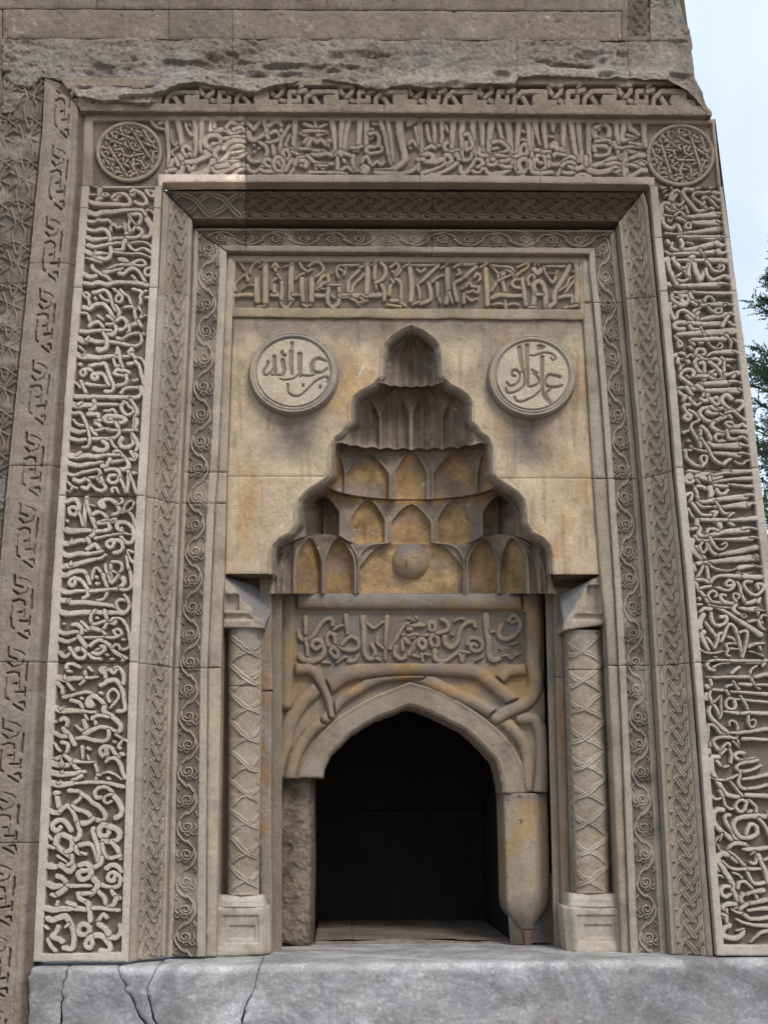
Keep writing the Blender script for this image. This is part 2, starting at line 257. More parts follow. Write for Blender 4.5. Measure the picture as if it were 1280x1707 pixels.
TRACE['left'] = [
(120,300,1.1719,"""6 4|27 5 38 8 60 9 90 9 110 8;6 5|110 8 116 7 117 4 112 3;5 4|105 14 110 21 115 22 116 16 110 14;4 3|25 20 33 20 38 20
7 6|39 14 39 18 41 23 38 26 35 27;3 3|42 20 46 18 50 18 51 21 46 22 43 21;5 6|60 28 57 24 60 21 68 19 76 20 81 25 82 32 78 35 65 34 50 34 30 32 26 30;4 3|60 28 64 27 65 23 69 22
5 5|83 20 84 15 89 14 97 17 103 23 106 30 102 34 95 33 89 30;4 3|83 20 87 21 89 18;7 5|25 46 34 48 42 45 60 44 80 41 95 41 102 44 106 52;4 4|106 42 108 42;3 3|112 43 115 46
5 4|24 58 30 59 36 56 45 57 51 56 55 62 54 72;4 1|35 57 38 53;4 4|57 64 60 62 64 67 68 66 72 66;5 5|75 62 76 72 77 75;5 5|80 48 86 48 94 47 98 52 95 60 90 66 83 73 76 75
4 4|80 49 82 56 80 64 82 72;3 3|81 50 86 58 91 63;8 5|107 56 112 64 113 72 109 79 100 80;5 4|93 67 99 71 98 76 94 80 80 81 57 82;5 6|21 69 28 71 35 71 42 69 50 72 53 80 53 90 55 100 52 109 46 112 36 110 29 109
7 4|23 81 30 84 49 82;6 3|23 92 32 94 50 91 70 88 80 88;5 5|75 85 73 92 71 98 62 99;7 4|20 101 28 104 40 103 50 104;3 1|30 103 34 98;3 3|20 110 30 113 42 117
3 3|60 102 80 104 98 104 107 107 112 110;3 3|82 89 95 87 105 88 111 92 113 96;4 4|80 92 86 98 92 99 100 96 106 98 112 102;6 7|68 112 76 114 78 118
4 4|44 130 55 124 65 120 82 120 100 121 104 117 99 113 90 115 82 119;6 4|67 132 73 133 80 127 88 125 96 131 101 140 108 149;4 3|85 135 90 140 93 143;4 4|110 124 104 126 103 131 106 135 112 133
5 5|28 121 30 126 38 131 48 136 54 141 57 145;7 5|18 134 26 137 34 135;5 4|45 130 52 130 60 128 72 125;6 5|18 146 28 147 38 145 50 148 60 145 80 145 95 146 107 149"""),
(110,475,1.1719,"""5 4|38 10 45 9 53 6 58 8 62 14 65 24 70 36;4 4|48 14 52 19 60 22;4 4|29 17 24 14 25 11 30 11 33 15 31 18 33 26 30 30;5 4|41 18 42 19
6 5|25 31 34 33 40 28 50 26 56 29 62 36 66 45 70 47;4 4|67 4 72 8 77 11 80 17 77 23 71 22 71 16 76 13;4 4|77 6 82 12 88 15 91 23 95 32;4 4|94 5 100 6 108 9 105 16 106 22 103 30 98 33 92 30 83 31
4 4|103 30 106 36;4 3|112 8 115 7;4 4|112 17 115 17;4 5|97 34 98 44 100 50 94 56;5 5|93 56 100 54 103 50;5 4|103 51 107 59;3 3|113 42 105 46 108 38
4 4|70 28 75 36 74 44 70 50 65 55 57 55;4 4|20 39 30 40 32 47 34 54 33 58;6 4|33 57 40 53 46 52 50 56 53 60;4 4|45 43 52 48;4 3|58 43 63 46 68 50 72 52
5 5|72 50 80 46 86 52 85 58 79 63 73 63;6 4|21 65 30 66 45 64 64 64;5 5|70 57 71 64 66 70 58 69;4 5|89 56 90 63 86 70 80 76 73 75;4 4|80 76 90 70 100 68 110 69
4 5|106 70 107 78 103 84 95 86 80 83 62 80;8 5|18 76 26 80 33 77 42 80 53 80;5 4|28 78 32 73;5 7|53 68 57 75 58 82 56 89 48 92 45 91
4 4|19 87 24 92;8 4|16 99 25 102 32 101 45 103 60 101 90 101;3 2|23 100 27 94;4 4|71 97 73 88 75 95 77 107 81 119;4 4|67 105 69 112 71 116 75 114
5 4|89 94 93 90 93 98 89 97;5 5|93 98 98 104 96 110 88 112;5 4|98 108 103 113 106 124 109 136 111 150;3 3|100 102 106 104 110 108 112 114;5 4|68 125 72 120 80 121 89 123 85 128 78 128 70 127
5 5|85 128 86 135 83 140 72 143;5 4|28 140 40 142 57 143;5 5|33 115 40 113 47 112 55 111 58 118 62 130 67 142 65 150 55 151;5 5|42 126 45 131 40 134 36 130 38 126 45 125 53 127 57 135 61 142
5 4|36 121 30 119 23 120 20 124 23 129 28 125 26 122;5 5|19 112 21 113;5 5|21 136 24 144 28 152;4 3|12 139 16 140 20 146;4 4|95 136 101 134;5 4|78 153 83 147 95 145 103 146 107 153"""),
(95,650,1.1719,"""6 5|26 9 40 9 65 9 95 10 112 10 119 5 119 -5;8 6|22 20 30 22 40 21 49 21;6 4|30 20 35 17;6 5|52 15 55 20 52 26 46 28;5 4|58 20 72 20 88 20;4 4|67 29 74 29 80 27 83 34;6 5|66 40 72 36 82 37 92 38 98 42 92 46 80 45 70 44 66 41
4 3|74 41 78 41;5 4|95 16 91 23 93 30 100 35 107 32 109 25 107 19 103 13;4 3|98 17 103 24 108 26;4 4|105 14 111 23 114 32 110 38 109 48 107 55;5 4|113 41 113 48 111 55 113 57
4 4|93 57 108 57;5 5|83 46 86 52 88 58 86 64 80 68 66 69 50 69;5 4|72 54 76 57 84 57;5 4|22 33 32 32 37 38 41 48 45 60 46 72 43 80 36 81;4 4|23 42 27 47 33 50 37 50;7 5|21 56 30 59 39 58;6 5|20 69 30 71 40 70
6 5|44 34 52 34 58 34 58 38;6 5|54 44 61 43;5 5|54 47 60 50 62 52;5 5|48 54 52 60 55 63;4 3|55 57 62 56 68 54 72 57;5 7|64 73 70 76 71 82 66 85 58 85 53 83
4 4|76 71 80 79 84 82;6 5|92 68 89 74 92 80 100 81 107 77 108 70 106 62;5 5|108 63 113 72 115 80 111 86 105 89;5 5|107 90 113 92 110 98 100 98 90 100 77 102;6 4|105 88 109 96
5 5|80 88 86 86 92 92 97 97;8 4|17 93 28 94 40 93 55 94 70 92 88 92;5 4|28 92 33 88;7 4|17 104 30 107 45 105 64 102;5 6|75 98 72 104 69 109 64 108;5 6|97 98 101 104 101 110 95 112 87 113
5 5|69 114 78 112 86 114 89 121 86 129 79 132 73 129 74 122 82 121;4 4|90 127 94 135 97 146;5 4|101 116 101 128 99 145;4 4|104 120 108 133 112 146;5 4|108 118 112 118
5 4|16 119 24 121 32 118 45 115 57 113 61 117 58 123 48 124 40 126;6 5|24 127 32 130 40 126;4 5|43 127 48 134 55 141 64 143 69 138 64 132 58 127;5 4|62 124 64 129 60 131;5 5|35 138 42 140 46 135
5 3|78 144 78 140 83 139 87 146;4 4|14 130 20 136 27 139;4 4|22 138 17 144;3 3|10 143 16 143"""),
(80,820,1.2500,"""6 5|25 13 32 10 38 11 41 18 40 25 35 30 29 28 28 22 33 20 38 22;5 5|51 7 49 20 48 35 47 45;4 4|41 28 44 36 46 45;5 5|51 12 54 24 58 34 62 44 62 52 58 58 52 61;3 3|56 17 61 18;4 4|25 38 26 39
5 5|74 16 74 20 71 20 68 16 70 12 76 10 83 10 90 15 95 24 92 28 86 30;4 4|98 27 106 26 112 32 115 43 118 50;3 3|100 25 103 17 108 12 114 13 112 20 106 26;3 3|92 17 99 13 97 8
5 4|59 30 64 27 70 27 76 32 80 37;3 3|82 38 90 35 88 40 83 40;5 3|65 41 70 39 80 37;4 3|66 42 74 42 80 40;5 5|80 42 82 48 78 51 65 52;8 5|25 51 35 52 45 51 56 51
7 5|20 69 30 68 40 65 52 64;5 2|30 68 32 61;4 3|62 62 80 58 100 55 110 57;5 5|98 52 92 48 92 42 98 40 106 42 112 48 114 58 112 66 106 68 100 64 97 60;4 3|98 48 96 53
5 5|52 62 55 68 52 76;6 5|52 76 58 72 62 70 66 74 69 80;7 4|20 82 28 85 40 82 55 82 72 79;7 4|20 99 30 98 45 94 60 90 70 88 76 84;5 2|30 97 30 91
5 5|88 68 84 74 79 72 78 67 84 64 92 64 98 67 99 74 96 79 88 81;4 4|112 80 106 78 107 86 111 92 115 95;7 4|18 111 25 111 32 107 42 105 48 106 52 114 54 120;4 4|28 120 32 116 40 115 46 119
4 5|58 116 60 106 64 101 70 107 74 115 77 121;4 4|64 113 65 114;4 4|76 97 77 104 80 112;4 4|83 97 84 112 84 122;4 4|85 93 93 93 98 97 97 105 92 108 86 106;3 3|92 108 95 111 88 120
4 4|104 86 106 98 109 108 113 120;4 4|98 115 100 121"""),
(75,960,1.2500,"""5 5|40 8 37 13 32 11 33 6 38 3 46 5 52 11 56 18 56 26 50 30;5 5|56 1 59 10;4 4|68 10 71 10;5 4|77 -2 80 8 83 16 82 24 77 31 69 33;4 4|84 0 88 10 92 5 97 -1;6 5|104 3 105 9 101 14 95 18;5 4|113 -5 115 8 113 16 106 19 100 18
7 4|20 19 30 22 42 20 52 20;5 4|60 20 75 19 95 17;7 4|22 33 30 33 34 36 45 35 60 36 75 38 90 40 100 47;4 2|30 34 33 30;7 4|18 47 28 50 45 49 65 48 80 49 96 49 104 50 111 44 111 36 106 32 98 32 95 37 97 44 104 49
4 4|105 25 109 30 111 36;4 4|66 45 62 52 60 58 63 65 70 65;4 4|68 56 70 56;5 5|79 46 81 55 81 65 78 70;5 4|64 65 72 63 80 60;6 5|53 72 62 70 75 73;4 4|48 61 53 66 58 71
5 6|36 65 43 65 48 70 48 76 44 80;6 5|18 74 26 77 42 74;4 4|76 74 79 78 77 82;4 3|52 82 65 82 78 81;4 4|82 82 92 82 100 79 101 74 96 71 91 74 94 78
5 4|87 62 92 64 94 60 88 58;4 4|87 60 92 56 100 57 106 63 110 71 112 82 113 92 108 98 101 98;6 5|20 85 28 88 36 86;5 4|36 86 40 84;6 6|45 82 50 88 53 94 50 98 44 97 39 101
5 5|32 96 36 102 42 109 50 110 54 104 50 98;5 4|58 105 65 110 74 111;6 4|20 103 26 108 32 104;5 4|60 93 66 88 74 86 79 90 75 95 68 99 63 103;5 5|63 103 70 104 78 100 79 94 74 94
5 5|80 88 86 93 91 100 98 105 105 109 103 114;4 4|90 95 94 92 98 93 99 97;4 4|103 85 105 85;4 4|81 105 83 106;4 4|88 111 90 111;3 3|24 64 26 64;4 4|105 108 108 110"""),
(70,1100,1.2500,"""6 4|34 15 32 10 34 6 40 5 46 8 50 10;4 4|34 15 38 16;8 5|21 24 30 26 42 25 52 25;5 2|30 25 30 20;4 4|57 16 57 25 54 30 50 33;4 3|58 24 66 24 74 23;4 3|62 10 66 15
5 5|80 17 77 14 80 11 85 13 84 19 84 26;6 5|78 34 82 32 88 28 96 27 102 31 107 42 109 55 110 67 100 69;5 5|88 14 94 16 97 11 103 12 108 20 108 32;5 4|90 13 95 18 99 14;4 4|77 44 79 45
4 4|89 56 87 48 90 42 95 39 100 43 102 49 98 56 91 64;6 4|21 32 26 38 27 46 27 51;4 4|34 32 40 40;5 4|28 50 38 48 48 45 60 43 66 46;4 4|52 51 53 52;6 5|64 56 67 61 62 62 60 57 63 51 70 49 76 53 82 59 84 64
5 4|38 54 46 56 50 58 54 66 58 76 60 80;8 4|17 65 28 68 40 68 55 69 70 70;5 2|24 66 29 62;6 6|82 64 83 70 90 74 98 80 104 88 103 95 96 95;5 4|67 77 67 79 72 75 82 75 88 77
4 4|71 83 71 86;4 4|44 88 50 93 54 95;6 6|55 82 58 90 58 98;6 4|56 100 66 94 78 90 90 92 98 96;6 5|25 80 29 78 33 82 32 89 28 91;4 4|17 83 18 83;6 6|28 92 33 98 38 104 43 113
6 5|17 98 24 102 32 103;5 5|46 105 56 104 66 107 78 109 86 107 89 100 88 95;4 4|98 100 104 104 112 108 119 107;5 4|103 118 102 115 107 107;4 4|95 109 97 110;4 4|16 112 20 118 23 122
5 4|26 110 34 113 33 122 30 128 38 133 46 135;6 5|14 135 24 130;6 5|85 120 86 126 80 128 77 122 80 117 87 116 93 119 97 126 102 130;5 5|105 126 108 127;5 4|86 132 94 131 101 135;4 3|53 116 54 132;4 4|60 118 64 120;3 3|60 128 62 134"""),
(60,1260,1.2500,"""5 5|38 0 43 5 48 9 52 16 56 19;4 3|50 8 65 9 78 9;4 4|78 12 81 20 80 30 77 34;4 4|81 26 86 26;8 6|21 10 30 13 42 13;7 1|34 12 33 3;8 5|20 23 34 25 50 24 64 22;5 2|34 22 35 19;6 4|60 27 54 31 48 32
8 6|22 37 32 39 50 37;5 2|30 37 33 33;4 5|52 37 68 36 85 36 100 38 116 42;5 5|93 8 98 4 106 4 112 12 115 22 118 30;3 3|88 24 96 22 106 26 114 32;4 4|95 30 97 31
6 6|27 50 28 60 30 68 30 76 22 76 18 74;6 5|25 50 30 50;6 5|32 74 40 68 45 70 50 78 53 88 55 96;5 5|43 47 50 47 58 49 60 53 57 59 50 64 48 67;5 6|48 67 54 72 64 75 71 80 72 88 66 91
5 6|60 51 68 56 75 63 82 67 89 74 92 82 88 88 80 86;7 6|60 91 68 90 76 85;5 5|86 56 80 56 78 50 82 44 90 42 98 45 103 53;6 7|103 54 110 62 114 72 112 80 106 83;4 4|100 52 93 54 90 60 94 64 100 61
6 6|32 96 27 101 22 97 22 92 28 87 36 87 42 93 46 100;5 5|30 113 27 117;7 6|36 106 28 109 26 117 30 124 38 130 46 137 47 141;7 6|36 106 46 111 48 120 46 126 40 129;5 6|55 92 58 102 56 110 52 112
6 5|54 122 58 120 66 118 74 120 78 128 80 140;6 5|60 131 54 129 53 122;4 4|60 130 66 132;6 6|76 98 75 102 78 110 81 118 84 128 82 142;7 6|89 92 84 98 85 106 91 108 96 104 96 96 90 92
7 6|98 95 106 98 111 104 109 112 100 115 88 115;6 5|100 116 106 122 110 130 112 138;5 5|92 136 100 137 112 134;5 4|88 118 90 130 93 136;4 4|17 108 20 112;5 4|17 122 24 124;4 3|28 134 40 142"""),
(50,1430,1.3282,"""8 4|24 11 32 12 38 10;7 6|38 10 44 14 50 18 54 12 50 8;5 5|52 -2 52 6 47 10;6 6|62 10 70 8 76 13 76 20 72 26 64 28 60 23 62 18 70 17;6 5|82 12 88 8 90 0;6 5|96 14 102 10 110 12 114 18
5 5|106 24 104 30 98 28 98 22 104 19 110 22 113 28 111 36 104 38 96 37 90 35;6 5|34 24 40 26 44 32 42 40;8 6|23 34 30 37 38 36;5 4|46 36 60 36 76 36;7 7|80 28 84 34 82 40 76 46
7 6|32 48 38 44 44 40;5 3|27 47 32 50;5 5|58 46 66 46 76 45;6 6|60 46 62 52 70 56 73 58;5 5|86 44 92 50 94 58;5 5|102 42 106 48 112 52;6 5|108 52 104 60 96 64
7 6|20 64 28 66 40 65 55 64 70 66;4 4|33 60 34 56;6 6|72 58 74 64 75 72 75 80;5 4|78 64 90 64 100 66 112 67;5 5|46 57 56 60;7 6|22 77 28 79 36 76 44 74 48 80 52 88 55 98 54 108 52 115 42 114
6 6|35 88 32 95 27 100 34 102 40 106;5 4|22 104 26 112 32 118;6 6|62 86 60 92 63 97 70 97 74 92 72 86 65 84;7 6|76 100 88 98 95 104 100 112 98 118 88 118;6 5|76 100 70 106 70 112 75 114 78 108 76 102
6 5|98 100 108 101 113 94 112 86;5 5|84 82 88 76 92 72 96 76;4 4|19 87 22 90;6 7|86 84 94 90 98 96;4 4|44 88 48 84"""),
]
TRACE['right'] = [
(1080,300,1.2500,"""4 4|12 2 20 10 28 6 33 12 30 18 24 20;3 3|20 16 26 12;5 5|34 38 30 28 32 18 38 13 45 17 48 25 46 31 42 33 36 31 34 24 38 19;5 4|34 32 38 39 44 39 50 34 52 40;4 4|66 10 72 7 80 6 86 9 92 4;4 4|78 2 84 10
6 5|60 12 52 11 47 14 50 22 55 28 60 34 66 40 73 40 80 37;5 5|78 36 76 34;4 4|92 17 84 15 74 16 64 16 60 20 64 26 70 29 72 32 76 30 75 27;6 3|88 16 94 17 100 20;5 4|74 23 82 22 88 22 94 26 102 27;4 4|82 24 88 30 94 36;4 4|84 36 88 38
6 5|28 31 22 30 19 34 19 42 20 52 22 58 28 63 34 63 38 58;4 3|24 35 30 40 38 42;3 3|22 46 36 48 50 47;4 4|50 34 54 44 52 50;4 4|36 46 44 42 50 48;5 8|54 48 68 47 80 46 94 44;4 1|94 43 101 45;3 3|27 52 30 55 33 51
4 4|40 50 46 52 52 55 60 56;5 8|56 56 68 56 80 56 94 55;4 1|93 54 102 57;4 4|54 56 50 60 52 63 57 63 57 58;5 5|40 59 43 65 46 70 54 69;4 7|54 69 68 68 80 66 96 64;3 1|95 63 103 67;4 3|24 70 34 71 46 71
4 7|40 75 54 75 70 75 84 76 98 75;3 2|98 74 105 78;5 5|44 78 47 84 46 90 52 92;5 7|50 92 64 90 80 86 94 82;7 3|92 83 98 86 105 86;4 4|33 83 32 90 40 93;5 4|26 80 29 84;3 3|52 82 60 84
3 6|23 94 30 98 42 97 60 97 78 96 94 94;7 3|94 94 98 97 106 95;4 2|70 92 74 98 77 103;7 6|55 105 60 102 62 106 63 116 67 126 70 132 74 126 77 120;5 7|64 106 80 106 94 106 106 107
6 5|24 106 27 104 28 112 30 120 35 130 39 138 44 140;5 7|44 140 60 140 80 139 96 138;5 2|96 137 100 137 110 139;6 5|34 104 38 110 44 116 50 120 56 130;5 4|56 130 55 120 56 108 50 106 40 106;4 3|46 116 50 117 54 110
4 4|78 108 83 114 88 120 96 121 102 118 100 113 94 114;3 3|96 111 96 117;5 5|78 118 80 126 86 132 94 130 102 127 110 130;4 4|40 132 46 134 54 131;4 4|26 140 28 136 30 140;4 4|38 128 44 124"""),
(1100,480,1.2500,"""5 6|30 10 22 4 17 8 17 14 22 19 30 22 36 20 39 15 37 10 31 10 29 15 33 18;3 3|20 11 26 13;4 6|20 5 36 4 60 5 80 6 96 6;5 4|40 6 43 12 47 17 54 15;4 4|42 18 50 22;5 4|54 16 55 24 50 28 46 29 48 32 53 33
5 5|52 32 49 36 52 41 58 41;5 7|56 41 70 38 84 36 94 34;5 2|94 33 99 36;5 7|56 22 70 21 86 21;5 2|88 20 97 22;5 3|60 17 62 12 68 11 73 16;3 3|86 23 88 22;4 4|65 25 70 30 76 33 82 32 82 27 76 27 74 30
5 5|14 20 15 30 18 38 21 42 23 38 24 32 30 29 36 31 42 35 46 38;5 5|19 24 21 24;4 4|36 36 40 40 44 43;5 6|33 54 24 54 19 50 22 46 30 45 40 46;5 7|38 46 60 47 80 47;5 5|40 50 44 54 51 55
6 5|84 50 88 42 92 37;5 3|93 45 98 49 101 50;4 4|24 72 26 78 30 76 28 71 24 68 21 63 26 60;5 9|24 61 40 60 60 59 80 58 98 57;3 3|55 51 58 58 62 66 66 74 72 79 80 80 84 76 80 73 77 77
4 4|46 75 42 71 41 68 46 67;5 6|44 68 56 68 70 67 88 67;4 3|88 62 93 67 96 73 95 78;3 3|97 66 104 72;4 4|53 73 57 73;4 4|40 78 44 82;5 4|50 92 48 86 51 81 57 81 61 85 58 89 52 88
4 7|64 90 70 86 82 85 100 84;4 3|100 84 106 87;4 5|22 88 27 86 33 88 36 94 39 99;5 4|22 88 22 92 30 94;5 4|25 94 25 100 32 102;4 3|36 92 41 88 45 92;5 5|52 90 56 94 66 95 76 94 81 98 77 103 70 101
5 6|50 94 47 98 49 105 54 112 58 118 59 124;5 5|54 100 58 99 60 104 60 114 60 124;5 5|66 98 72 102 78 108 83 114 86 121;4 4|82 92 86 96 86 106 86 116;5 2|90 95 102 95;3 1|90 102 98 106;5 6|48 117 62 117 74 115;5 7|88 115 104 113
5 4|68 112 73 109;4 4|68 119 76 122 82 121;5 4|28 104 28 110;5 5|44 117 46 112 42 108 36 108 30 112 28 118 33 122 38 126 46 132;4 4|36 116 40 119;6 6|50 132 52 128 60 127;5 7|60 127 80 126 94 125;5 2|94 124 104 124 109 127;5 4|98 118 100 116"""),
(1115,640,1.2500,"""5 5|14 5 22 4 30 6 42 6;6 6|38 2 42 5 48 9 52 14 53 20 48 22 44 19;4 4|46 16 47 12;5 8|50 8 64 8 80 8 94 8;4 2|94 6 99 10;6 4|24 4 28 10 32 14;5 5|14 10 18 14 24 17 20 20 22 26 28 27;5 4|28 18 32 24 38 28 42 25
5 5|28 27 20 28 22 34 27 38 30 43 27 47 22 46 22 42 26 40;5 5|55 19 60 24 64 28 68 23 65 18 61 18;6 5|84 19 78 14 72 17 72 24 77 30 84 34 92 35 98 30 100 26 97 22 91 22;4 4|68 34 73 32 76 35
4 4|27 34 34 38 39 43 41 48 36 50 32 52 30 58 34 66 38 72 41 78 43 84;4 4|43 84 43 72 43 62 44 56;5 5|44 56 49 60 53 66 56 72 56 76 52 79;5 4|20 64 26 62;4 4|26 75 28 76
5 6|72 32 62 33 50 31 43 34 42 39 45 44 50 48 58 50 68 46 76 43 80 41;5 3|56 30 62 34 68 38 72 41;5 4|80 41 84 45;6 4|52 37 58 39 65 39;4 4|76 38 86 36 94 42 102 48
5 5|60 51 57 56 62 60 68 63 76 65;4 4|76 65 79 60 84 58 78 55 76 51 81 50 86 53 91 58;5 5|78 62 80 70 84 73 94 72;6 4|88 57 94 56 98 53 102 57;5 7|84 63 94 63 104 64;5 3|94 71 100 70 106 76
5 4|72 74 66 76 62 70 66 66 73 68;5 4|68 76 75 76;5 9|53 78 58 81 68 82 84 82 96 81;5 3|96 80 107 83;3 4|29 82 34 86 42 88 56 91;4 7|56 91 68 92 82 93 94 95;4 3|94 92 102 92 109 95
4 5|43 72 48 79 53 86 57 94 62 101 68 105 74 106;6 4|74 106 80 101 83 100;4 4|22 87 30 88;5 5|22 88 24 98 31 105 38 109 45 110;4 4|45 110 50 104 51 97 46 95 43 99 46 106;3 3|88 102 94 106 100 106 104 102 109 101"""),
(1125,780,1.2109,"""6 3|20 4 34 6 44 8 50 12;8 4|68 5 84 5 100 4 114 5;5 5|33 15 26 12 20 9 16 13 17 19 22 20 26 18 24 13 20 14;3 3|28 13 34 20 38 25;6 6|30 11 42 8 52 10 60 9 64 11 58 14 50 16 44 15 36 12
5 3|48 12 49 18 52 20;3 6|52 20 66 17 80 15 106 14;4 4|56 9 66 7 76 6;5 5|28 25 36 25 44 28 50 25 58 24 72 25;8 7|49 28 51 34 50 39;6 5|58 30 62 35 68 36 73 31;3 5|74 22 90 24 108 25
5 4|28 28 31 34 32 40 34 45;5 8|32 46 44 46 60 43 76 41 98 39;5 3|98 37 104 36 112 38;5 5|16 38 22 34 24 38 22 46;4 5|24 48 30 56 36 63 44 65 50 64;4 4|32 48 38 53 50 53
4 9|54 53 68 53 84 51 102 50;6 2|102 50 108 48 114 52;4 4|57 46 62 54 66 60 71 63 78 61 82 62;4 4|82 62 76 65 73 70 76 76 82 79;5 5|52 60 58 61 55 66 55 72 60 76 64 80;8 6|62 77 64 82
5 5|30 70 42 71 56 71 72 71;4 7|76 71 86 71 112 69;6 6|31 72 31 78 35 84 33 90 37 93 46 93;5 8|44 93 60 90 74 87 100 85;5 3|94 83 104 82 114 84;5 4|45 88 48 84 56 84 60 86;4 3|19 56 22 62 26 68
4 6|28 93 33 99 42 100 52 99;3 7|52 98 70 98 84 98 106 97;4 2|104 95 110 95 117 97;5 4|49 96 52 102 56 108 61 112 68 111 72 106 70 103 66 105;5 5|46 105 49 112 55 118 64 119;5 8|62 119 80 116 96 113 112 109
8 5|24 100 24 108 28 116 34 122 40 127;5 4|30 108 36 116 44 127;4 4|45 104 44 112 39 117 35 108 38 103;5 7|26 132 34 131 44 130;5 9|42 130 60 128 80 126 112 123;3 2|108 122 116 127;5 5|26 132 27 140;4 3|48 132 54 137
7 4|90 136 104 134;3 2|108 132 120 136;5 5|24 84 30 83"""),
(1140,940,1.0937,"""5 5|16 2 18 10;5 5|30 3 26 12 20 22;5 5|35 4 37 14 38 24;4 3|42 4 52 8 66 10 78 8;7 4|84 6 96 4 108 3;3 3|108 2 120 5;3 2|82 13 96 14 110 12;5 5|18 27 20 32 22 38 28 45 34 52
5 5|20 24 30 24 36 27 42 28;5 7|42 28 46 22 56 18 72 18 90 19;7 7|92 19 118 20;5 5|26 37 34 35 41 34;5 5|53 36 60 39 68 40 76 36 76 28 70 25 65 28 66 33 72 33;4 5|82 27 86 34 88 44 92 54 96 60
5 7|96 60 104 58 110 56;6 3|114 58 116 53 118 52;5 5|104 27 95 27 92 32 97 40 104 46 112 47 119 42 122 35 118 30 112 31 114 38;5 4|60 60 50 58 42 56 38 50 38 46 42 42 48 42 51 47 48 50
5 6|64 48 57 47 57 53 62 58 72 60 76 61;4 4|82 60 78 54 76 47 80 45 85 49 83 53;5 5|34 54 38 60;5 5|24 52 25 54;5 4|22 62 28 62;4 8|38 62 50 66 66 74 84 86 100 96 118 108
3 4|44 63 60 66 72 67;6 5|80 63 76 68 79 73 86 77;3 3|92 76 96 80 92 82 89 79 92 76;4 8|86 67 100 69 112 69;3 3|110 70 124 71;5 3|114 74 114 78;6 6|26 73 32 68 42 69;8 8|30 78 27 84 25 92 26 97
5 6|42 76 43 84 46 91 54 94 62 91 66 85 63 80 57 81;5 5|34 90 40 98 46 106 50 112;8 5|31 104 28 108 30 116 35 126 38 132;5 4|36 113 42 121 48 128;5 5|48 128 52 118 54 108 60 106 60 116
5 5|58 118 62 110 66 98 71 92 77 96 82 106 85 118 88 132 90 142;5 5|90 142 94 128 97 114 97 104 92 102 86 105;4 3|24 130 34 135 46 136 62 133;4 4|68 111 74 113 80 120;4 4|80 121 70 121 65 124 68 130 66 138 72 141
4 3|72 129 84 130;6 4|100 126 110 122 124 121;5 4|116 127 118 131;3 3|100 133 112 136 124 142;5 5|100 88 112 86 120 90;5 4|114 86 118 96 124 100;4 4|118 84 120 78 126 79;4 4|48 142 52 144"""),
(1150,1090,1.0156,"""6 5|40 27 32 24 29 18 34 12 44 10;5 8|44 10 60 11 80 12 116 13;9 5|124 12 120 20;4 3|40 22 46 18 56 15 66 15;6 5|70 32 76 26 82 22;4 4|110 20 102 26 100 36 104 46 110 54 116 58;4 6|30 38 44 39 66 38 98 38
6 8|108 38 124 34 136 34;5 7|82 50 100 51;5 6|112 51 136 51;5 5|34 42 36 50 32 56;6 6|28 52 30 56 36 58;5 5|34 60 42 59 52 60 60 58;4 7|68 62 86 63 124 66 136 66;4 5|72 45 76 52 81 58;5 4|60 58 62 53 70 51;5 4|60 60 64 66 66 72
8 8|28 67 28 74;5 5|34 62 33 70 36 78 40 84 45 92 50 104;4 4|50 106 53 98 52 84 52 68;4 4|50 70 45 76 40 80;4 6|84 75 76 75 66 73 60 78 60 86 66 91 72 91 76 86 74 79;5 5|92 76 110 78 136 80
4 4|84 69 88 76 93 84 96 92;4 6|56 95 66 96 80 98;6 7|86 98 100 97 120 98 136 98;5 4|97 102 97 112 100 120 105 120 109 114 106 108 102 110;6 7|34 88 32 96 35 104 42 112 50 119 58 126 68 134;5 5|30 142 31 130 31 118 38 117 44 122 50 130 58 133
4 4|66 118 66 112 72 110 78 116 79 124 78 136 80 146 82 155;5 7|68 130 80 130 100 128 124 124 136 124;6 5|88 140 104 140 136 142;7 5|47 157 40 148 40 142 46 138 58 137 76 139;4 3|72 144 78 150 82 155
5 5|50 166 54 156 60 148 65 148 67 156 68 166;4 4|34 146 34 166;6 6|74 166 80 162 88 165"""),
(1160,1250,1.0549,"""5 4|22 0 23 8;5 4|48 0 42 6 40 10;5 5|54 0 57 10 56 20;6 6|76 6 68 5 62 9 66 15 72 17;5 5|72 18 80 17 90 14 96 14;8 7|36 12 27 12 25 20 26 32 30 42 36 52 42 62 48 70 58 74 68 75
5 4|34 18 40 26;4 4|46 28 52 26;6 5|98 17 84 20 72 22 65 28 70 34 82 34 92 31 104 25;5 5|70 34 70 44 68 54 74 61 84 63;5 6|84 62 100 60 114 56 128 55;4 7|74 47 96 44 116 39 128 38;3 4|23 44 34 48 50 48
5 4|50 48 60 44 66 40;4 5|54 50 60 56 66 64 74 73;7 7|80 72 100 73 128 74;5 4|38 65 42 72 45 80 47 88 54 94 60 94;5 4|26 74 32 79 40 77;5 5|78 82 84 80 90 85 96 92 95 104;6 6|84 100 88 97
6 5|80 88 76 97 70 98 64 92 66 84 74 80 82 84;8 7|44 96 36 95 30 100 28 110 32 120 42 130 52 138 62 146;6 5|54 104 48 104 47 112 52 122 58 130 62 140 72 146 84 154;8 6|114 106 98 106 80 106 66 110 60 120 66 134 76 140 90 138 98 132 96 122 88 118 84 124 80 134
5 5|100 110 108 118 114 130 119 140 126 160;4 4|114 98 117 110 124 120;4 3|37 138 32 146 28 152;4 3|42 134 38 146;4 4|34 150 38 158 43 164;7 6|78 150 66 148 56 152 52 162 58 172 66 178;6 7|76 158 94 158 128 154;4 4|88 166 94 162 98 170"""),
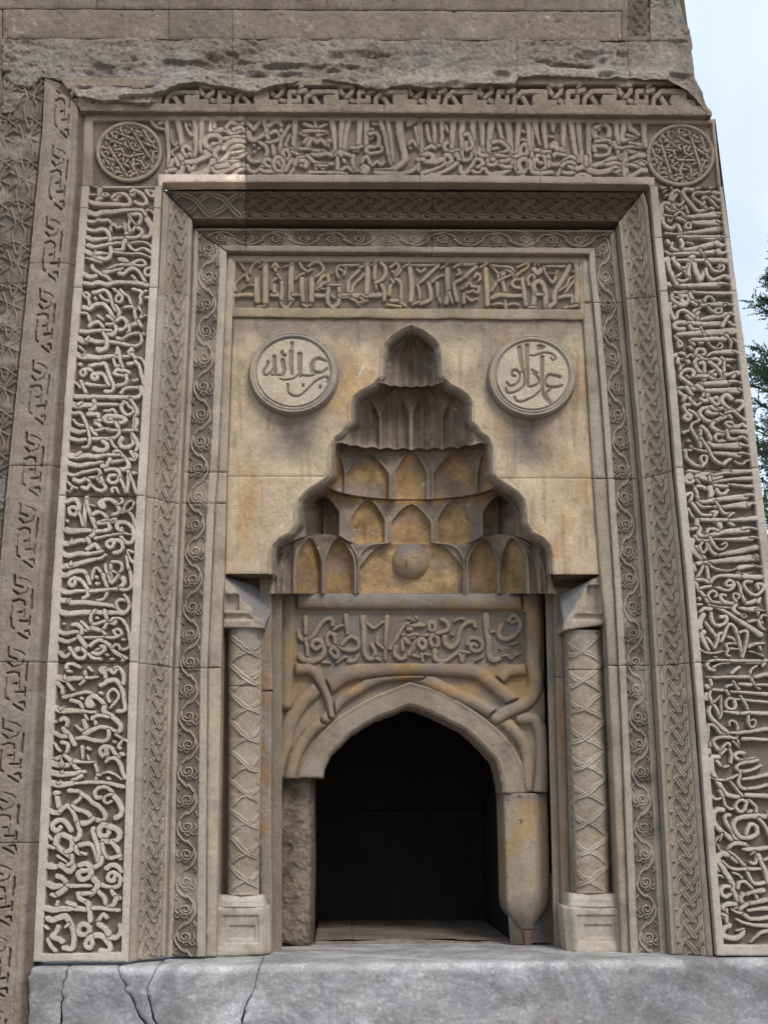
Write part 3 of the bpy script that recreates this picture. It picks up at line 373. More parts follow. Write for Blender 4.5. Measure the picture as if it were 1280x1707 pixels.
(1170,1420,1.0546,"""9 7|42 5 32 4 26 10 28 18 34 26 38 34 44 42 49 52 50 62 54 70 57 80 54 88;7 7|54 84 42 84 34 88 40 94;5 6|44 0 54 8 62 16 70 26 74 36 80 48 88 52 100 50;4 6|34 16 42 24 52 28 74 28;6 5|76 28 94 28;4 4|50 34 60 38 64 42
7 6|44 56 36 56 31 62 34 70 40 72 46 68;4 4|23 22 28 32;3 3|24 40 30 38 34 42;6 5|58 58 60 50 68 48 76 54 82 62 88 74;5 8|64 72 72 68 84 64 98 62;7 6|66 68 62 76 66 82 74 84;6 8|74 84 90 80 110 76;7 6|72 84 63 90 62 96 70 102
6 7|70 102 78 107 92 107 110 104;5 7|74 94 92 91 110 90;4 5|48 92 54 96 62 98;5 5|40 92 40 100 36 106;6 5|34 100 40 104 40 112 44 118;8 8|44 118 36 122 33 130 40 136 52 138 62 134 66 126;4 3|56 126 68 122
4 7|56 108 66 113 84 117 104 118;7 3|110 126 96 128 86 136 78 144;5 5|78 18 84 20 88 14 86 4;7 7|90 6 96 20 102 34 106 50;5 5|100 14 108 10"""),
]
TRACE['top'] = [
(140,180,1.5625,"""5 4|72 14 78 20 85 22;5 4|80 16 84 14;6 4|88 15 89 28 90 44 90 62;3 3|93 24 94 36 98 40 99 36;3 3|100 41 94 46 96 50 102 52;7 4|100 14 102 24 104 40 105 50;5 5|108 50 105 44 108 40 112 42 113 48 106 50 102 52
4 3|108 16 110 22 114 28 116 20 112 17;6 4|118 14 118 30 118 46 116 52;6 4|124 14 124 30 124 44 128 50;5 5|92 64 94 56 98 54 100 60;5 5|88 67 96 65 102 68;6 6|102 50 106 58 104 66 100 70 110 72 120 70 128 66
5 5|106 58 116 56 122 54 128 50;5 4|110 60 114 66 118 60;5 5|112 48 116 50"""),
(320,180,1.5625,"""6 4|3 14 4 30 4 44 2 50;6 4|10 13 10 30 9 44 13 48;8 5|22 15 21 24 27 24 34 22 42 26 50 24 58 22;5 4|24 20 24 14;5 4|36 20 42 14 50 18 56 14;5 4|44 22 52 20 56 25;6 6|22 44 15 40 14 33 20 29 28 29 31 34 28 38 22 38
6 5|22 44 28 42 33 38;6 6|14 46 18 50 12 52 4 56 -6 57;6 6|26 56 24 48 28 42 34 43;6 5|28 58 34 54 38 48 44 41 52 39 56 42;5 5|34 32 44 31 56 30;7 5|34 42 40 36 48 34 56 35;4 4|42 47 50 46 56 45;5 5|42 54 48 53 54 50 58 48
6 5|36 58 46 57 54 60 60 66;8 6|22 56 20 62 12 68 0 70;6 6|22 64 28 68 36 66 44 62 50 60;6 6|26 62 38 60;5 4|44 70 50 66 58 64;5 5|58 14 62 18 66 22 70 16 74 14;7 5|60 26 62 32 68 33 76 28 78 24;6 5|77 14 80 24 81 34 80 38
6 5|82 18 88 14 94 15 95 19;5 4|84 26 90 24 94 30 90 34 84 36 78 36;5 5|95 23 95 24;5 5|72 36 78 40 80 46 78 52 72 56 64 56 60 52;4 4|66 39 66 39;4 4|71 42 71 42;4 4|66 46 66 46;5 4|104 18 99 26 95 34 94 44 96 52 98 60
5 5|86 40 88 50 94 60 98 64;7 5|110 14 109 28 108 44;4 4|104 28 100 40 108 48 106 42;5 5|98 50 97 46 101 44 104 48 103 53 98 54 96 50;4 5|106 46 114 49 122 50;5 5|72 68 76 58 80 54 86 57 84 62 78 60;5 5|58 60 62 66 68 67 74 62
5 5|72 65 78 67 88 67 96 69;5 5|88 54 87 60 90 66 96 66 98 58 94 52 90 52;5 4|100 66 104 58 108 54 108 64 104 70;5 5|110 60 112 54 118 52 124 56 122 61 116 60"""),
(500,180,1.5625,"""5 4|4 16 12 19 20 20 28 17;4 4|17 20 16 14;6 4|2 26 8 30 14 32 20 28 28 25;5 5|4 36 8 32 14 32 18 36 22 33 28 38 32 34;5 4|4 24 16 24 26 24;5 5|12 32 8 40 2 44;4 4|0 43 10 43 20 44 28 46;4 4|14 45 20 45 20 47
5 5|10 49 20 50 28 48 34 50 36 44;5 5|8 50 14 56 22 59 34 59;4 4|16 61 28 61;4 4|17 64 17 65;4 4|24 65 25 65;5 5|0 56 6 56 6 62;7 4|34 14 36 24 37 38 38 48;7 5|45 13 44 28 43 44 38 50;6 4|52 14 49 28 47 44 44 50;7 5|64 14 63 28 62 42 58 44
7 5|71 14 71 28 71 42 74 48;3 3|30 38 31 41;4 4|54 42 60 42 66 40;5 4|74 27 80 26 84 30 84 36 80 41 74 41 70 44 74 48 80 47 86 46 88 42 84 40;3 3|74 33 78 31;5 4|78 16 82 16;4 4|77 21 77 22;6 4|86 15 90 26 92 36 94 46 96 56 98 60
6 4|94 15 96 28 98 42 99 56;9 6|106 13 107 28 110 42 112 54 104 62 94 66 80 66;7 5|116 16 122 14;4 4|66 58 68 53 72 51 74 58 78 60 82 56 86 60 90 57;7 7|66 64 69 62 72 64 70 67 66 66;5 5|44 50 42 46 48 48 54 50;4 5|40 52 40 66;4 4|46 54 48 57
5 5|44 66 50 62 56 66 62 66;5 4|57 50 56 58 58 64;5 5|80 68 96 69 110 69 120 66 126 60;4 4|118 42 118 42;6 4|124 20 126 34 128 44;4 4|116 38 120 34 124 40;4 3|10 68 30 68 50 69"""),
(690,180,1.5625,"""6 4|6 14 7 30 8 44 6 56 5 66;5 4|14 18 15 28 18 36 24 40 30 38;6 4|21 15 22 28 22 36;6 4|30 14 30 28 29 36;4 4|34 18 36 24;7 4|42 13 41 28 40 44 40 56 38 62 28 68 14 70;7 4|52 14 51 28 51 44 52 54 60 54 62 46;7 4|63 15 63 28 64 42 66 50
7 4|72 14 73 28 73 42 75 48;8 5|83 14 81 28 80 42 80 52 78 58;6 4|90 14 92 24 94 32 99 36;8 5|100 14 102 28 103 44 105 58 100 66 92 69 80 69 76 64;7 5|112 14 111 28 110 44 108 50;5 5|54 28 58 27 60 32 62 40 56 44 56 36
5 5|36 36 32 40 36 46 42 46 48 44;5 5|12 44 18 40 22 42;6 6|18 57 12 56 10 52 14 48 20 50 20 56 24 57 30 54 36 60 40 56 38 50 34 50;5 5|4 54 10 54;5 4|8 69 18 66 28 62 34 58;5 5|24 70 34 66 44 60 48 54;5 4|48 54 46 48 44 50
5 5|50 62 50 68 56 68 62 60 66 54 72 55 73 60 68 62;4 4|62 66 66 68 70 68 73 64;5 5|70 42 69 48 74 50 78 50;5 4|84 36 92 35 99 40 101 44 94 47 84 48;4 4|84 43 90 42;5 4|82 52 90 50 98 51 104 51;6 5|84 54 90 58 96 62 104 62;5 5|92 56 98 56 102 54
5 5|80 60 86 60 88 58;4 4|116 24 117 25;4 4|115 33 119 34;5 5|114 48 114 42 118 38 121 42 120 48 114 50 108 51;6 5|116 70 110 66 109 56;6 5|114 66 112 58 116 54 121 55 122 62 118 67 112 68;5 4|122 64 128 66;6 4|124 14 126 30 126 60"""),
(880,180,1.5625,"""6 4|0 16 1 30 2 44;7 4|8 16 10 28 13 38;7 4|17 16 18 30 20 44;7 4|27 15 27 24;4 4|24 30 27 30;5 4|30 46 34 42 30 42 26 38 25 42 27 36 31 38;7 4|38 15 38 30 38 46;4 4|36 42 36 46;7 5|46 15 48 28 50 42 54 56;7 4|54 14 55 30 57 46 57 58
8 5|66 15 65 30 65 44 66 60;5 5|8 44 12 44;5 5|10 50 16 50 19 54 19 62 15 66 9 66 6 60 8 54 14 58;5 4|16 46 24 46;5 5|22 50 24 58 30 60 36 58 42 52 48 52 50 54;5 4|28 50 30 48 40 50;4 4|22 56 22 62;5 5|36 62 40 58 46 57 51 61 50 67 44 69 38 68
5 4|32 70 34 65;5 5|2 56 4 66 10 69 26 68;5 5|44 62 50 64;6 6|52 64 60 62 66 64 72 60 80 58 88 54 96 52;6 5|62 52 62 60;5 5|52 72 58 70 66 72;7 5|70 22 72 30 80 33 86 30 87 22 84 18 78 17 76 22;6 4|72 20 78 18;5 4|72 36 78 34 86 34 90 38
5 5|72 46 70 40 76 40 82 40 86 42;5 4|72 50 80 50 86 48 88 42;7 6|66 66 76 68 86 66 92 62 100 62;5 4|84 60 94 58 102 60;7 5|94 16 95 28 97 40;7 4|103 16 101 28 101 34 110 32 118 29;6 5|108 16 110 22 114 24 118 28;4 4|106 28 112 30
5 5|92 36 94 41 102 42 112 40 122 40;4 4|108 36 118 38 124 38;5 5|96 46 98 52 104 56;5 5|100 50 104 46 110 46 118 48 124 48;5 6|106 54 112 52 118 50 124 50;6 8|104 48 104 58 104 70;5 5|106 60 114 58 120 56 126 58;5 5|110 60 118 62 126 64
5 6|108 72 114 70 120 66 126 66;7 5|124 16 124 30 126 40;4 4|92 67 98 70;5 5|94 68 98 66;5 4|120 58 124 60"""),
]
TRACE['kufic'] = [
(370,415,.6094*1.0+.0311,"""0|0 0"""),
]
TRACE['kufic'] = [
(370,415,1.6406,"""2.6 2|18 14 20 16 22 20;3 2|28 24 30 18 34 13 38 13;2.4 2.4|14 42 13 38 15 33 20 28 25 25 27 30;3 3|25 26 26 32;2 2|21 40 24 37 28 36 31 36;4 4|14 47 22 46 31 46;5 6|35 30 35 40 36 52;5 6|44 14 44 26 44 40 44 53;2 2|38 18 44 13;2.5 2.5|36 58 40 58 44 57;5 5|51 46 57 46
4 3|53 16 55 22 57 24;3 3|57 18 54 14 51 18;3 4|50 40 51 33 54 30 58 28 60 32 61 42 60 52;3 3|56 25 60 30;5 6|71 14 70 24 70 36 70 52;2 2|62 18 68 16 73 13;3 3|60 54 62 58 67 58 70 54;4 4|53 36 53 43;4 3|72 46 80 46;3 3|75 30 79 26 83 24
3 3|79 14 82 19 87 22 91 20;3 3|88 17 94 13 100 14 103 19 101 24 95 28 90 31;5 4|81 30 81 40 82 52;5 5|91 30 91 42 91 52;3 3|82 56 86 58 90 56;4.5 4.5|95 47 105 47;4 4|97 40 99 32 103 27 110 24;4 4|99 38 103 34 108 33;2 2|101 40 108 40;4 4|108 26 108 40 107 50 109 56 113 58 118 55 119 48 119 38
3 3|108 36 114 36 120 36;3 3|112 47 114 49;5 5|120 47 128 47;3 3|118 28 116 21 120 16 128 15;3 3|120 20 124 22 126 18"""),
(570,415,1.6406,"""3 3|0 16 12 16 22 15;3.5 3.5|22 15 14 24 7 32 6 44;3 3|18 18 24 17;3 3|23 24 18 30 12 36 9 46;3 3|0 46 6 46;3 3|3 22 2 26;5 5|12 47 24 47 40 46;5 5|26 14 26 28 25 44;4 3|34 14 33 26 34 34 35 40;2 2|28 17 35 13;4 4|40 14 44 18 44 26 40 31 34 34
4 4|40 36 43 42 43 51;3 3|9 50 14 52 18 57;3 3|18 54 26 52;3 3|19 49 22 52;3 3|49 18 55 14 58 18 54 24 51 22;3 3|60 20 58 24 54 27;3.5 3.5|48 46 49 38 52 33 56 30 60 36 60 46 60 54 64 57;3 3|52 34 50 30;4 4|50 52 57 52;5 5|69 16 70 28 71 40 70 52;2.5 2|62 18 70 13
2.6 2.6|70 16 84 16 98 15;3 3|76 20 80 23 84 20;4 3|98 16 90 24 84 30 77 35;3 3|77 36 79 46 78 52;3 3|90 34 98 28 104 26;4 4|88 34 90 42 90 50 86 53 80 55;5 5|107 20 107 32 108 44 106 54;3 2|101 19 108 14;4 3|97 34 97 48;3 3|72 56 78 53;3 3|99 50 100 54
3 3|114 18 120 15 128 15;3 3|118 20 120 24 117 26;4 4|128 26 120 31 114 35 115 44 117 52;3 3|122 40 128 36;4 4|124 46 124 54;3 3|46 56 60 58;4 3|109 44 112 54"""),
(775,415,1.6406,"""4 3|0 15 12 15;4 4|0 28 6 22 11 18;3 3|10 28 12 24 16 28 14 32;3 3|0 38 4 34 8 38 14 38 13 44 8 42 3 44;3 3|2 48 6 52 12 50;5 5|21 20 22 34 23 46 23 56;3 3|16 18 24 13;3 3|26 16 30 20 34 26 32 34 27 42;3 3|28 16 36 17 46 18 50 22
3 3|36 24 42 21 48 24 50 28;4 4|40 24 38 30 40 40 41 48;3 3|34 32 42 28 46 26;5 4|28 49 36 46 44 47 58 47;3 3|52 27 58 22 64 18 64 14 58 16 53 18;3.5 3.5|58 32 52 30 48 34 50 38 56 39 60 38;4 4|58 30 60 40 61 50 62 56;3 3|28 56 36 55 42 57 48 55 54 56
3 3|41 52 42 60;3 3|65 36 64 30 68 26 71 27 70 32;2 2|70 18 73 13 75 16;5 5|70 20 74 24 78 20;5 5|70 56 71 44 70 36 75 32 80 36 82 46 82 58;3 3|66 59 72 59;4 3|73 46 79 46;3 3|80 17 90 17 106 17;3 3|80 18 82 24 86 30 89 34 92 30 94 22
2 2|86 24 94 25;5 5|106 17 102 26 96 36 91 46 91 54 86 58;3 3|110 22 112 26 106 30 104 36 96 42;3 3|102 44 112 30;4 4|96 49 104 47 110 48 109 54;5 5|113 15 114 28 114 44 114 56;3.5 3.5|101 59 108 58 114 57"""),
]
TRACE['arch'] = [
(485,1005,1.6016,"""6 4|15 16 15 25 15 33;6 5|6 30 9 36 14 39 20 38 25 32 30 24 36 18 41 17 43 20 43 24;5 4|15 38 17 48 17 56;7 5|9 56 14 60 22 61 29 59 34 53 34 45 30 40 24 40 22 45 26 49 30 46;4 4|33 63 38 63 42 66 43 73
4 4|44 68 50 61 56 57 60 58;6 3|60 61 66 61 70 55;4 4|43 30 48 26 54 24;6 4|57 14 58 24 59 32 57 39;5 5|53 44 58 38 64 36 70 41 69 48 62 50 54 49 48 47;5 5|46 34 40 32 37 38 40 46 45 44 46 38 44 34;5 5|42 48 41 52 47 58 49 52 44 46;7 5|75 16 76 30 76 42 77 54 82 59 87 56 87 50 84 44
4 3|79 22 86 27 92 23 98 19;6 3|100 15 99 30 98 46 98 60;4 4|90 36 90 43 96 48;4 4|88 58 92 60;5 4|103 48 107 42 112 33 117 25 121 20 128 19;5 5|121 22 124 29;5 4|117 34 116 42 116 50;5 5|109 46 108 54 114 59 122 55 128 47;5 5|121 40 124 36 128 36;6 6|119 38 122 42;5 4|122 17 124 16 126 18"""),
(680,1005,1.6016,"""4 4|8 15 9 17;4 4|0 17 1 17;5 4|2 26 8 24 16 24 11 22;5 5|0 28 3 28;4 4|0 35 8 33 12 36 20 34 24 32;5 5|22 28 22 22 26 21 28 26 27 32 24 30;5 5|25 34 23 40 27 47 31 44 30 36 26 34;5 5|30 32 37 31 42 27 40 21 35 18
4 4|0 55 4 47 8 40 12 37;5 5|12 38 11 44 16 48 18 42 15 38;4 3|5 55 12 57 16 54 22 55;4 3|14 54 15 62;6 4|28 50 28 58 34 62 42 59 49 54 56 52 64 52 70 48;4 4|54 54 56 62 58 55;5 5|62 44 64 38 72 38 77 43 76 49 70 51 65 48 67 43 71 45
3 3|48 20 54 17 58 18;4 4|45 33 46 34;6 5|38 36 39 43 45 47 51 42 53 34 56 26 62 21 68 21 70 25;8 6|81 14 82 28 84 42 84 54 88 60 94 59 98 54 100 49;3 3|95 48 99 50;4 3|98 56 103 55 107 59 112 54;4 4|86 31 90 30;6 5|97 24 94 32 98 38 106 37 113 32 117 25 115 18 110 13 105 18 108 21 111 20
3 3|108 44 114 42;3 3|113 55 116 53;2 2|70 61 78 57"""),
]
# roundels: incised outline letters
TRACE['rondL'] = [
(360,520,2.65625,"""5 4|31 37 34 33 39 31 37 38 30 40 33 41 40 39;6 3|37 30 38 34 39 40;5 4|42 27 43 34 42 40 38 41;6 3|48 23 48 32 48 41;6 4|53 27 53 34 51 41 46 44 41 44;4 4|53 41 60 40 64 39 61 33 65 32 69 33;4 4|59 38 65 40 70 37;3 3|55 48 56 48;3 3|65 49 66 49;4 4|45 47 46 52 51 54 57 51 63 45 70 43"""),
]
TRACE['rondR'] = [
(660,520,2.7344,"""5 4|74 23 75 31 76 37;5 4|79 22 79 30 78 37;3 3|75 37 79 40 79 46 76 50 67 50 66 47;4 4|74 37 70 38 70 41 74 42 73 47 68 46 67 44;5 4|87 23 88 32 88 42 89 52 92 57;3 3|80 29 88 27 95 28 95 31 93 30;4 4|82 38 86 40 86 45 81 47;3 3|100 41 94 41 92 44 94 47 100 47;3 3|88 47 86 51 80 55 73 56 72 53"""),
]
# ------------------------------------------------------------------ guide lines read off the facade
La = ln((78, 132), (50, 430), (28, 644), (12, 800), (-14, 1100), (-40, 1400), (-60, 1640))
Lc = ln((139, 200), (137, 290), (122, 480), (109, 644), (97, 825), (78, 1103), (54, 1605))
Ldl = ln((157, 200), (149, 300), (136, 478), (121, 656), (108, 826), (95, 1100), (69, 1592))
Ldr = ln((264, 250), (259, 300), (249, 480), (238, 660), (228, 826), (216, 1103), (202, 1590))
Le = ln((270, 290), (262, 476), (242, 825), (230, 1103), (213, 1603))
Lf = ln((323, 320), (320, 370), (316, 500), (302, 785), (287, 1110), (275, 1600))
Lh = ln((379, 400), (377, 422), (362, 787), (357, 840), (345, 1115), (342, 1595))
Lg = ln((390, 440), (388, 535), (379, 790), (375, 955), (371, 1000), (362, 1480), (360, 1600))
Rc = ln((1082, 290), (1084, 310), (1091, 390), (1101, 490), (1116, 650), (1127, 785), (1144, 950), (1157, 1105), (1169, 1255), (1182, 1430), (1196, 1595))
Rf = ln((1190, 235), (1219, 475), (1272, 947), (1345, 1600))
Re = ln((1191, 196), (1202, 290), (1229, 486), (1251, 645), (1265, 777), (1279, 889), (1367, 1600))
Rb = ln((1028, 330), (1032, 370), (1043, 480), (1072, 810), (1083, 950), (1100, 1230), (1120, 1590))
Rv = ln((979, 400), (981, 422), (1000, 640), (1012, 800), (1025, 1000), (1035, 1200), (1050, 1595))
Rg = ln((969, 440), (972, 535), (988, 790), (1000, 957), (1010, 1050), (1022, 1300), (1036, 1595))
def vstrip(name, parent, mat, fa, fb, y0, y1, Da=0, Db=0, dy=(0, 0), n=12, **kw):
    ys = np.linspace(y0, y1, n)
    return strip(name, parent, mat, [(fa(y+dy[0]*0), y+dy[0], Da) for y in ys], [(fb(y), y+dy[1], Db) for y in ys], **kw)

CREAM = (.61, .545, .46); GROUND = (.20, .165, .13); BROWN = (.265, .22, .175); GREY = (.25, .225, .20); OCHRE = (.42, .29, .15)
# ---- letters
draw_fields = {}
FL = Field(40, 290, 280, 1620, .75); draw_traces('left', FL, 1.0, 1.2, bevel=.7, cut=.38, gap=1.3, warp=.8)
FR = Field(1080, 180, 1380, 1700, .75); draw_traces('right', FR, 1.0, 1.14, bevel=.9, cut=.42, gap=1.6, warp=.8, dome=.15)
FT = Field(130, 180, 1220, 330, .8); draw_traces('top', FT, 1.0, 1.0, bevel=.9, cut=.5, gap=1.6, warp=.7, dome=.1)

def letters_h(FD, fl, fr, depth, ytop=None, ybot=None, low=None):
    fl_ = np.vectorize(fl); fr_ = np.vectorize(fr)
    def h(X, Y, a, t):
        H = FD.sample(X, Y)
        m = np.minimum(X-fl_(Y), fr_(Y)-X)
        m = -m if False else m
        e = ss(0, 2.2, m+.5*fbm(X, Y, 6, 2, 9))
        if ybot is not None: e = e*ss(0, 2.2, ybot(X)-Y+.6*fbm(X, Y, 6, 2, 8))
        if ytop is not None: e = e*ss(0, 2.2, Y-ytop(X))
        rel = np.maximum(H, 1-e)
        if low is not None: rel = rel*low(X, Y)
        return -depth*(1-rel)
    return h
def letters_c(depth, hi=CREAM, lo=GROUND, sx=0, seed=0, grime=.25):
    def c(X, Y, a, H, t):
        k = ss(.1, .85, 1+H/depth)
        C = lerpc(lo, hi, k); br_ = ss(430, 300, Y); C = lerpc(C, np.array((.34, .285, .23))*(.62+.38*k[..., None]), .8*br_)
        pit = ss(.35, .6, fbm(X, Y, 5, 3, seed+31))*ss(-.1, .4, fbm(X, Y, 50, 2, seed+33)); C = C*(1-.28*pit[..., None])
        C = C*(1+.16*(np.random.RandomState(seed+77).rand()-.5)); g = ss(.05, .6, fbm(X, Y, 60, 4, seed+11)); C = C*(1-grime*g[..., None])
        o = ss(.25, .7, fbm(X, Y*.5, 40, 3, seed+21)); C = C*(1-.35*o[..., None])+np.array((.46, .36, .24))*(.35*o[..., None])*(.5+.5*k[..., None])
        return C
    return c

# ================================================================== calligraphy frame
cal = thing('calligraphy_frame', 'pale marble frame of deeply carved Arabic script running up, across and down around the portal', 'inscription', (0, 0, 1.0))
yb = lambda X: 1592+0*X
# left jamb blocks
cuts = [(309.5, 345), (345.8, 478), (479, 825), (826, 1103.5), (1104.5, 1604)]
for i, (y0, y1) in enumerate(cuts):
    last = i == 4
    o = vstrip('inscription_block', cal, MAT['marble'], Lc, Le, y0, y1, 0, 0, dy=(0, 3 if i < 3 else 0) if False else (0, 0),
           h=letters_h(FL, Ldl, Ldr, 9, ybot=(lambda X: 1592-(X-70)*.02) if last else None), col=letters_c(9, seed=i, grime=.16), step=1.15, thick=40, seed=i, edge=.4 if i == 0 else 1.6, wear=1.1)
# right jamb blocks (the lower ones run out of the picture)
cutr = [(310, 395), (395.8, 484), (485, 779), (780, 1104), (1105, 1594)]
for i, (y0, y1) in enumerate(cutr):
    last = i == 4
    vstrip('inscription_block', cal, MAT['marble'], Rc, Re, y0, y1, 0, 0,
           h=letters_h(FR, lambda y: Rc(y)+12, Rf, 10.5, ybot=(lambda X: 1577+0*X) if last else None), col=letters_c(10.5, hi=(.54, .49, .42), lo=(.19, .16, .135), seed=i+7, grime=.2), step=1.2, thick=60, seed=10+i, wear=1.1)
# top row of blocks
tb0 = lambda X: np.interp(X, [140, 340, 640, 1080, 1190], [189, 188, 190.5, 194, 197])      # upper edge
tb1 = lambda X: np.interp(X, [262, 340, 760, 1080, 1090], [303, 302, 302.5, 306, 307])      # lower edge
tf0 = lambda X: np.interp(X, [160, 320, 640, 1080], [200, 198.5, 199, 204])
tf1 = lambda X: np.interp(X, [160, 340, 790, 1080], [289, 290, 292, 295])
def top_h(depth, x0, x1):
    def h(X, Y, a, t):
        e = ss(0, 2.2, Y-tf0(X))*ss(0, 2.2, tf1(X)-Y+.6*fbm(X, Y, 6, 2, 8)); H = FT.sample(X, Y)
        e = np.where((X < 262) | (X > 1092), ss(0, 2.2, Y-tf0(X)), e)
        e = e*ss(0, 2, X-(Ldl(230)-1))*ss(0, 2, np.interp(Y, [190, 310], [1186, 1198])-X)
        return -depth*(1-np.maximum(H, 1-e))
    return h
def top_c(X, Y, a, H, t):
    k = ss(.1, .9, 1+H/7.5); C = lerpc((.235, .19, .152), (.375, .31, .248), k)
    pale = ss(412, 404, X)*ss(262, 290, X); C = C*(1+pale[..., None]*.28)
    w = ss(.0, .4, fbm(X, Y, 12, 3, 33))*ss(330, 345, X)*ss(412, 400, X); C = C*(1+.45*w[..., None])
    C = C*(1+.75*(ss(288, 292, Y)*ss(412, 406, X)*ss(262, 268, X))[..., None])
    return C*(1-.3*ss(0, .6, fbm(X, Y, 70, 4, 40)))[..., None]
xs_cut = [(140, 409.5), (410.3, 700), (700.6, 900), (900.6, 1191)]
for i, (x0, x1) in enumerate(xs_cut):
    X = np.linspace(x0, x1, 30)
    lo = [tb1(x) if 262 <= x <= 1088 else 310 for x in X]
    if i == 0: X = np.concatenate([np.linspace(140, 270, 12), np.linspace(270.5, x1, 16)]); lo = [309.3 if x < 270.2 else tb1(x) for x in X]
    if i == 3: X = np.concatenate([np.linspace(x0, 1081, 16), np.linspace(1081.5, 1191, 12)]); lo = [309.3 if x > 1081.2 else tb1(x) for x in X]
    def xl(x, y): return x if 0.5 < i < 2.5 or (i == 0 and x > 150) or (i == 3 and x < 1180) else x
    A = [(x, tb0(x), 0) for x in X]; B = []
    for x, y in zip(X, lo):
        xb = x
        if i == 0: xb = x-(270-x)/130*4 if x < 270 else x
        if i == 3: xb = x+(x-1081)/110*11 if x > 1081 else x
        B.append((xb, y, 0))
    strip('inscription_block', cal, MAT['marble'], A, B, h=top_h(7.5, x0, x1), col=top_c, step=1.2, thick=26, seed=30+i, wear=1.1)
# knotted discs in the two corners
def knot_disc(cx, cy, rx, ry, ang0):
    Fd = Field(cx-rx-4, cy-ry-4, cx+rx+4, cy+ry+4, .6); q = rx*.92
    def pol(r, th): return (cx+r*rx*math.cos(th), cy+r*ry*math.sin(th))
    kw = dict(bevel=.8, cut=.9, gap=1.5, keep=.1); rsd = np.random.RandomState(int(ang0*100))
    segs = []
    for k in range(5):
        a = ang0+k*math.pi/5
        for off in (-.72, -.44, -.15, .15, .44, .72):
            segs.append((a, off))
    gy_, gx2 = np.mgrid[0:Fd.ny, 0:Fd.nx]; U_ = (Fd.x0+gx2*Fd.res-cx)/rx; V_ = (Fd.y0+gy_*Fd.res-cy)/ry; rad = np.hypot(U_, V_); wob = .012*fbm(U_*50, V_*50, 9, 2, 61); ww = .040; gp = .03
    ds = [np.abs(U_*math.cos(a)+V_*math.sin(a)-o_+wob) for a, o_ in segs]; Hk = np.zeros(U_.shape)
    for d_ in ds: Hk = np.maximum(Hk, ss(ww+.012, ww-.008, d_))
    for i_ in range(len(segs)):
        ai, oi = segs[i_]; cr_ = []
        for j_ in range(len(segs)):
            aj, oj = segs[j_]; s_ = math.sin(aj-ai)
            if abs(s_) > .1:
                t_ = (oj-oi*math.cos(aj-ai))/s_
                if t_*t_+oi*oi < .86: cr_.append((t_, j_))
        cr_.sort()
        for r_, (t_, j_) in enumerate(cr_):
            if (r_+(j_ % 2)) % 2 == 0 and (r_ % 2 == 0 or i_ < j_):
                near = (ds[j_] < ww+gp) & (ds[i_] < ww+gp); Hk = np.where(near, np.where(ds[i_] < ww, 1, .12), Hk)
    Fd.H = Hk*ss(.90, .86, rad)
    n = 0
    for k in range(n):
        a = ang0+k*2*math.pi/n; d = 2*math.pi/n
        Fd.stroke([pol(.80, a), pol(.72, a+d*.9), pol(.42, a+d*1.55), pol(.22, a+d*2.4)], 4.6, 4.2, 1, **kw)
    for k in range(n):
        a = ang0+k*2*math.pi/n; d = 2*math.pi/n
        Fd.stroke([pol(.80, a+d*.5), pol(.68, a-d*.3), pol(.44, a-d*.8), pol(.26, a-d*1.8)], 4.6, 4.2, 1, **kw)
    for k in range(n):
        a = ang0+k*2*math.pi/n; d = 2*math.pi/n
        Fd.stroke([pol(.88, a+d*.05), pol(.56, a+d*.25), pol(.36, a+d*.6)], 4.4, 4, 1, **kw)
    Fd.stroke([pol(.93, t) for t in np.linspace(0, 6.2832, 40)], 7, 7, 1.25, bevel=2, cut=.2)
    def h(R):
        return Fd.sample(cx+R[0]*rx, cy+R[1]*ry)
    nr, na = 46, 150; r = np.linspace(0.0, 1, nr)[:, None]; th = np.linspace(0, 2*math.pi, na)[None, :]
    X = cx+r*rx*np.cos(th); Y = cy+r*ry*np.sin(th); H = Fd.sample(X, Y)
    worn = ss(.1, .5, fbm(X, Y, 26, 3, 50+int(ang0*10)))*ss(cy+10, cy-25, Y); H = H*(1-.6*worn)
    P = W(X, Y, 0*X-3); P[..., 1] -= (H*5.0-2.0)*S*1.0
    C = lerpc((.10, .075, .055), (.35, .29, .22) if ang0 < .2 else (.30, .255, .20), H/.9)
    return grid_obj('knot_disc', P, C, MAT['marble'], cal, 6)
knot_disc(215.5, 253.5, 56, 51, .1)
knot_disc(1134, 259, 58, 53, .35)

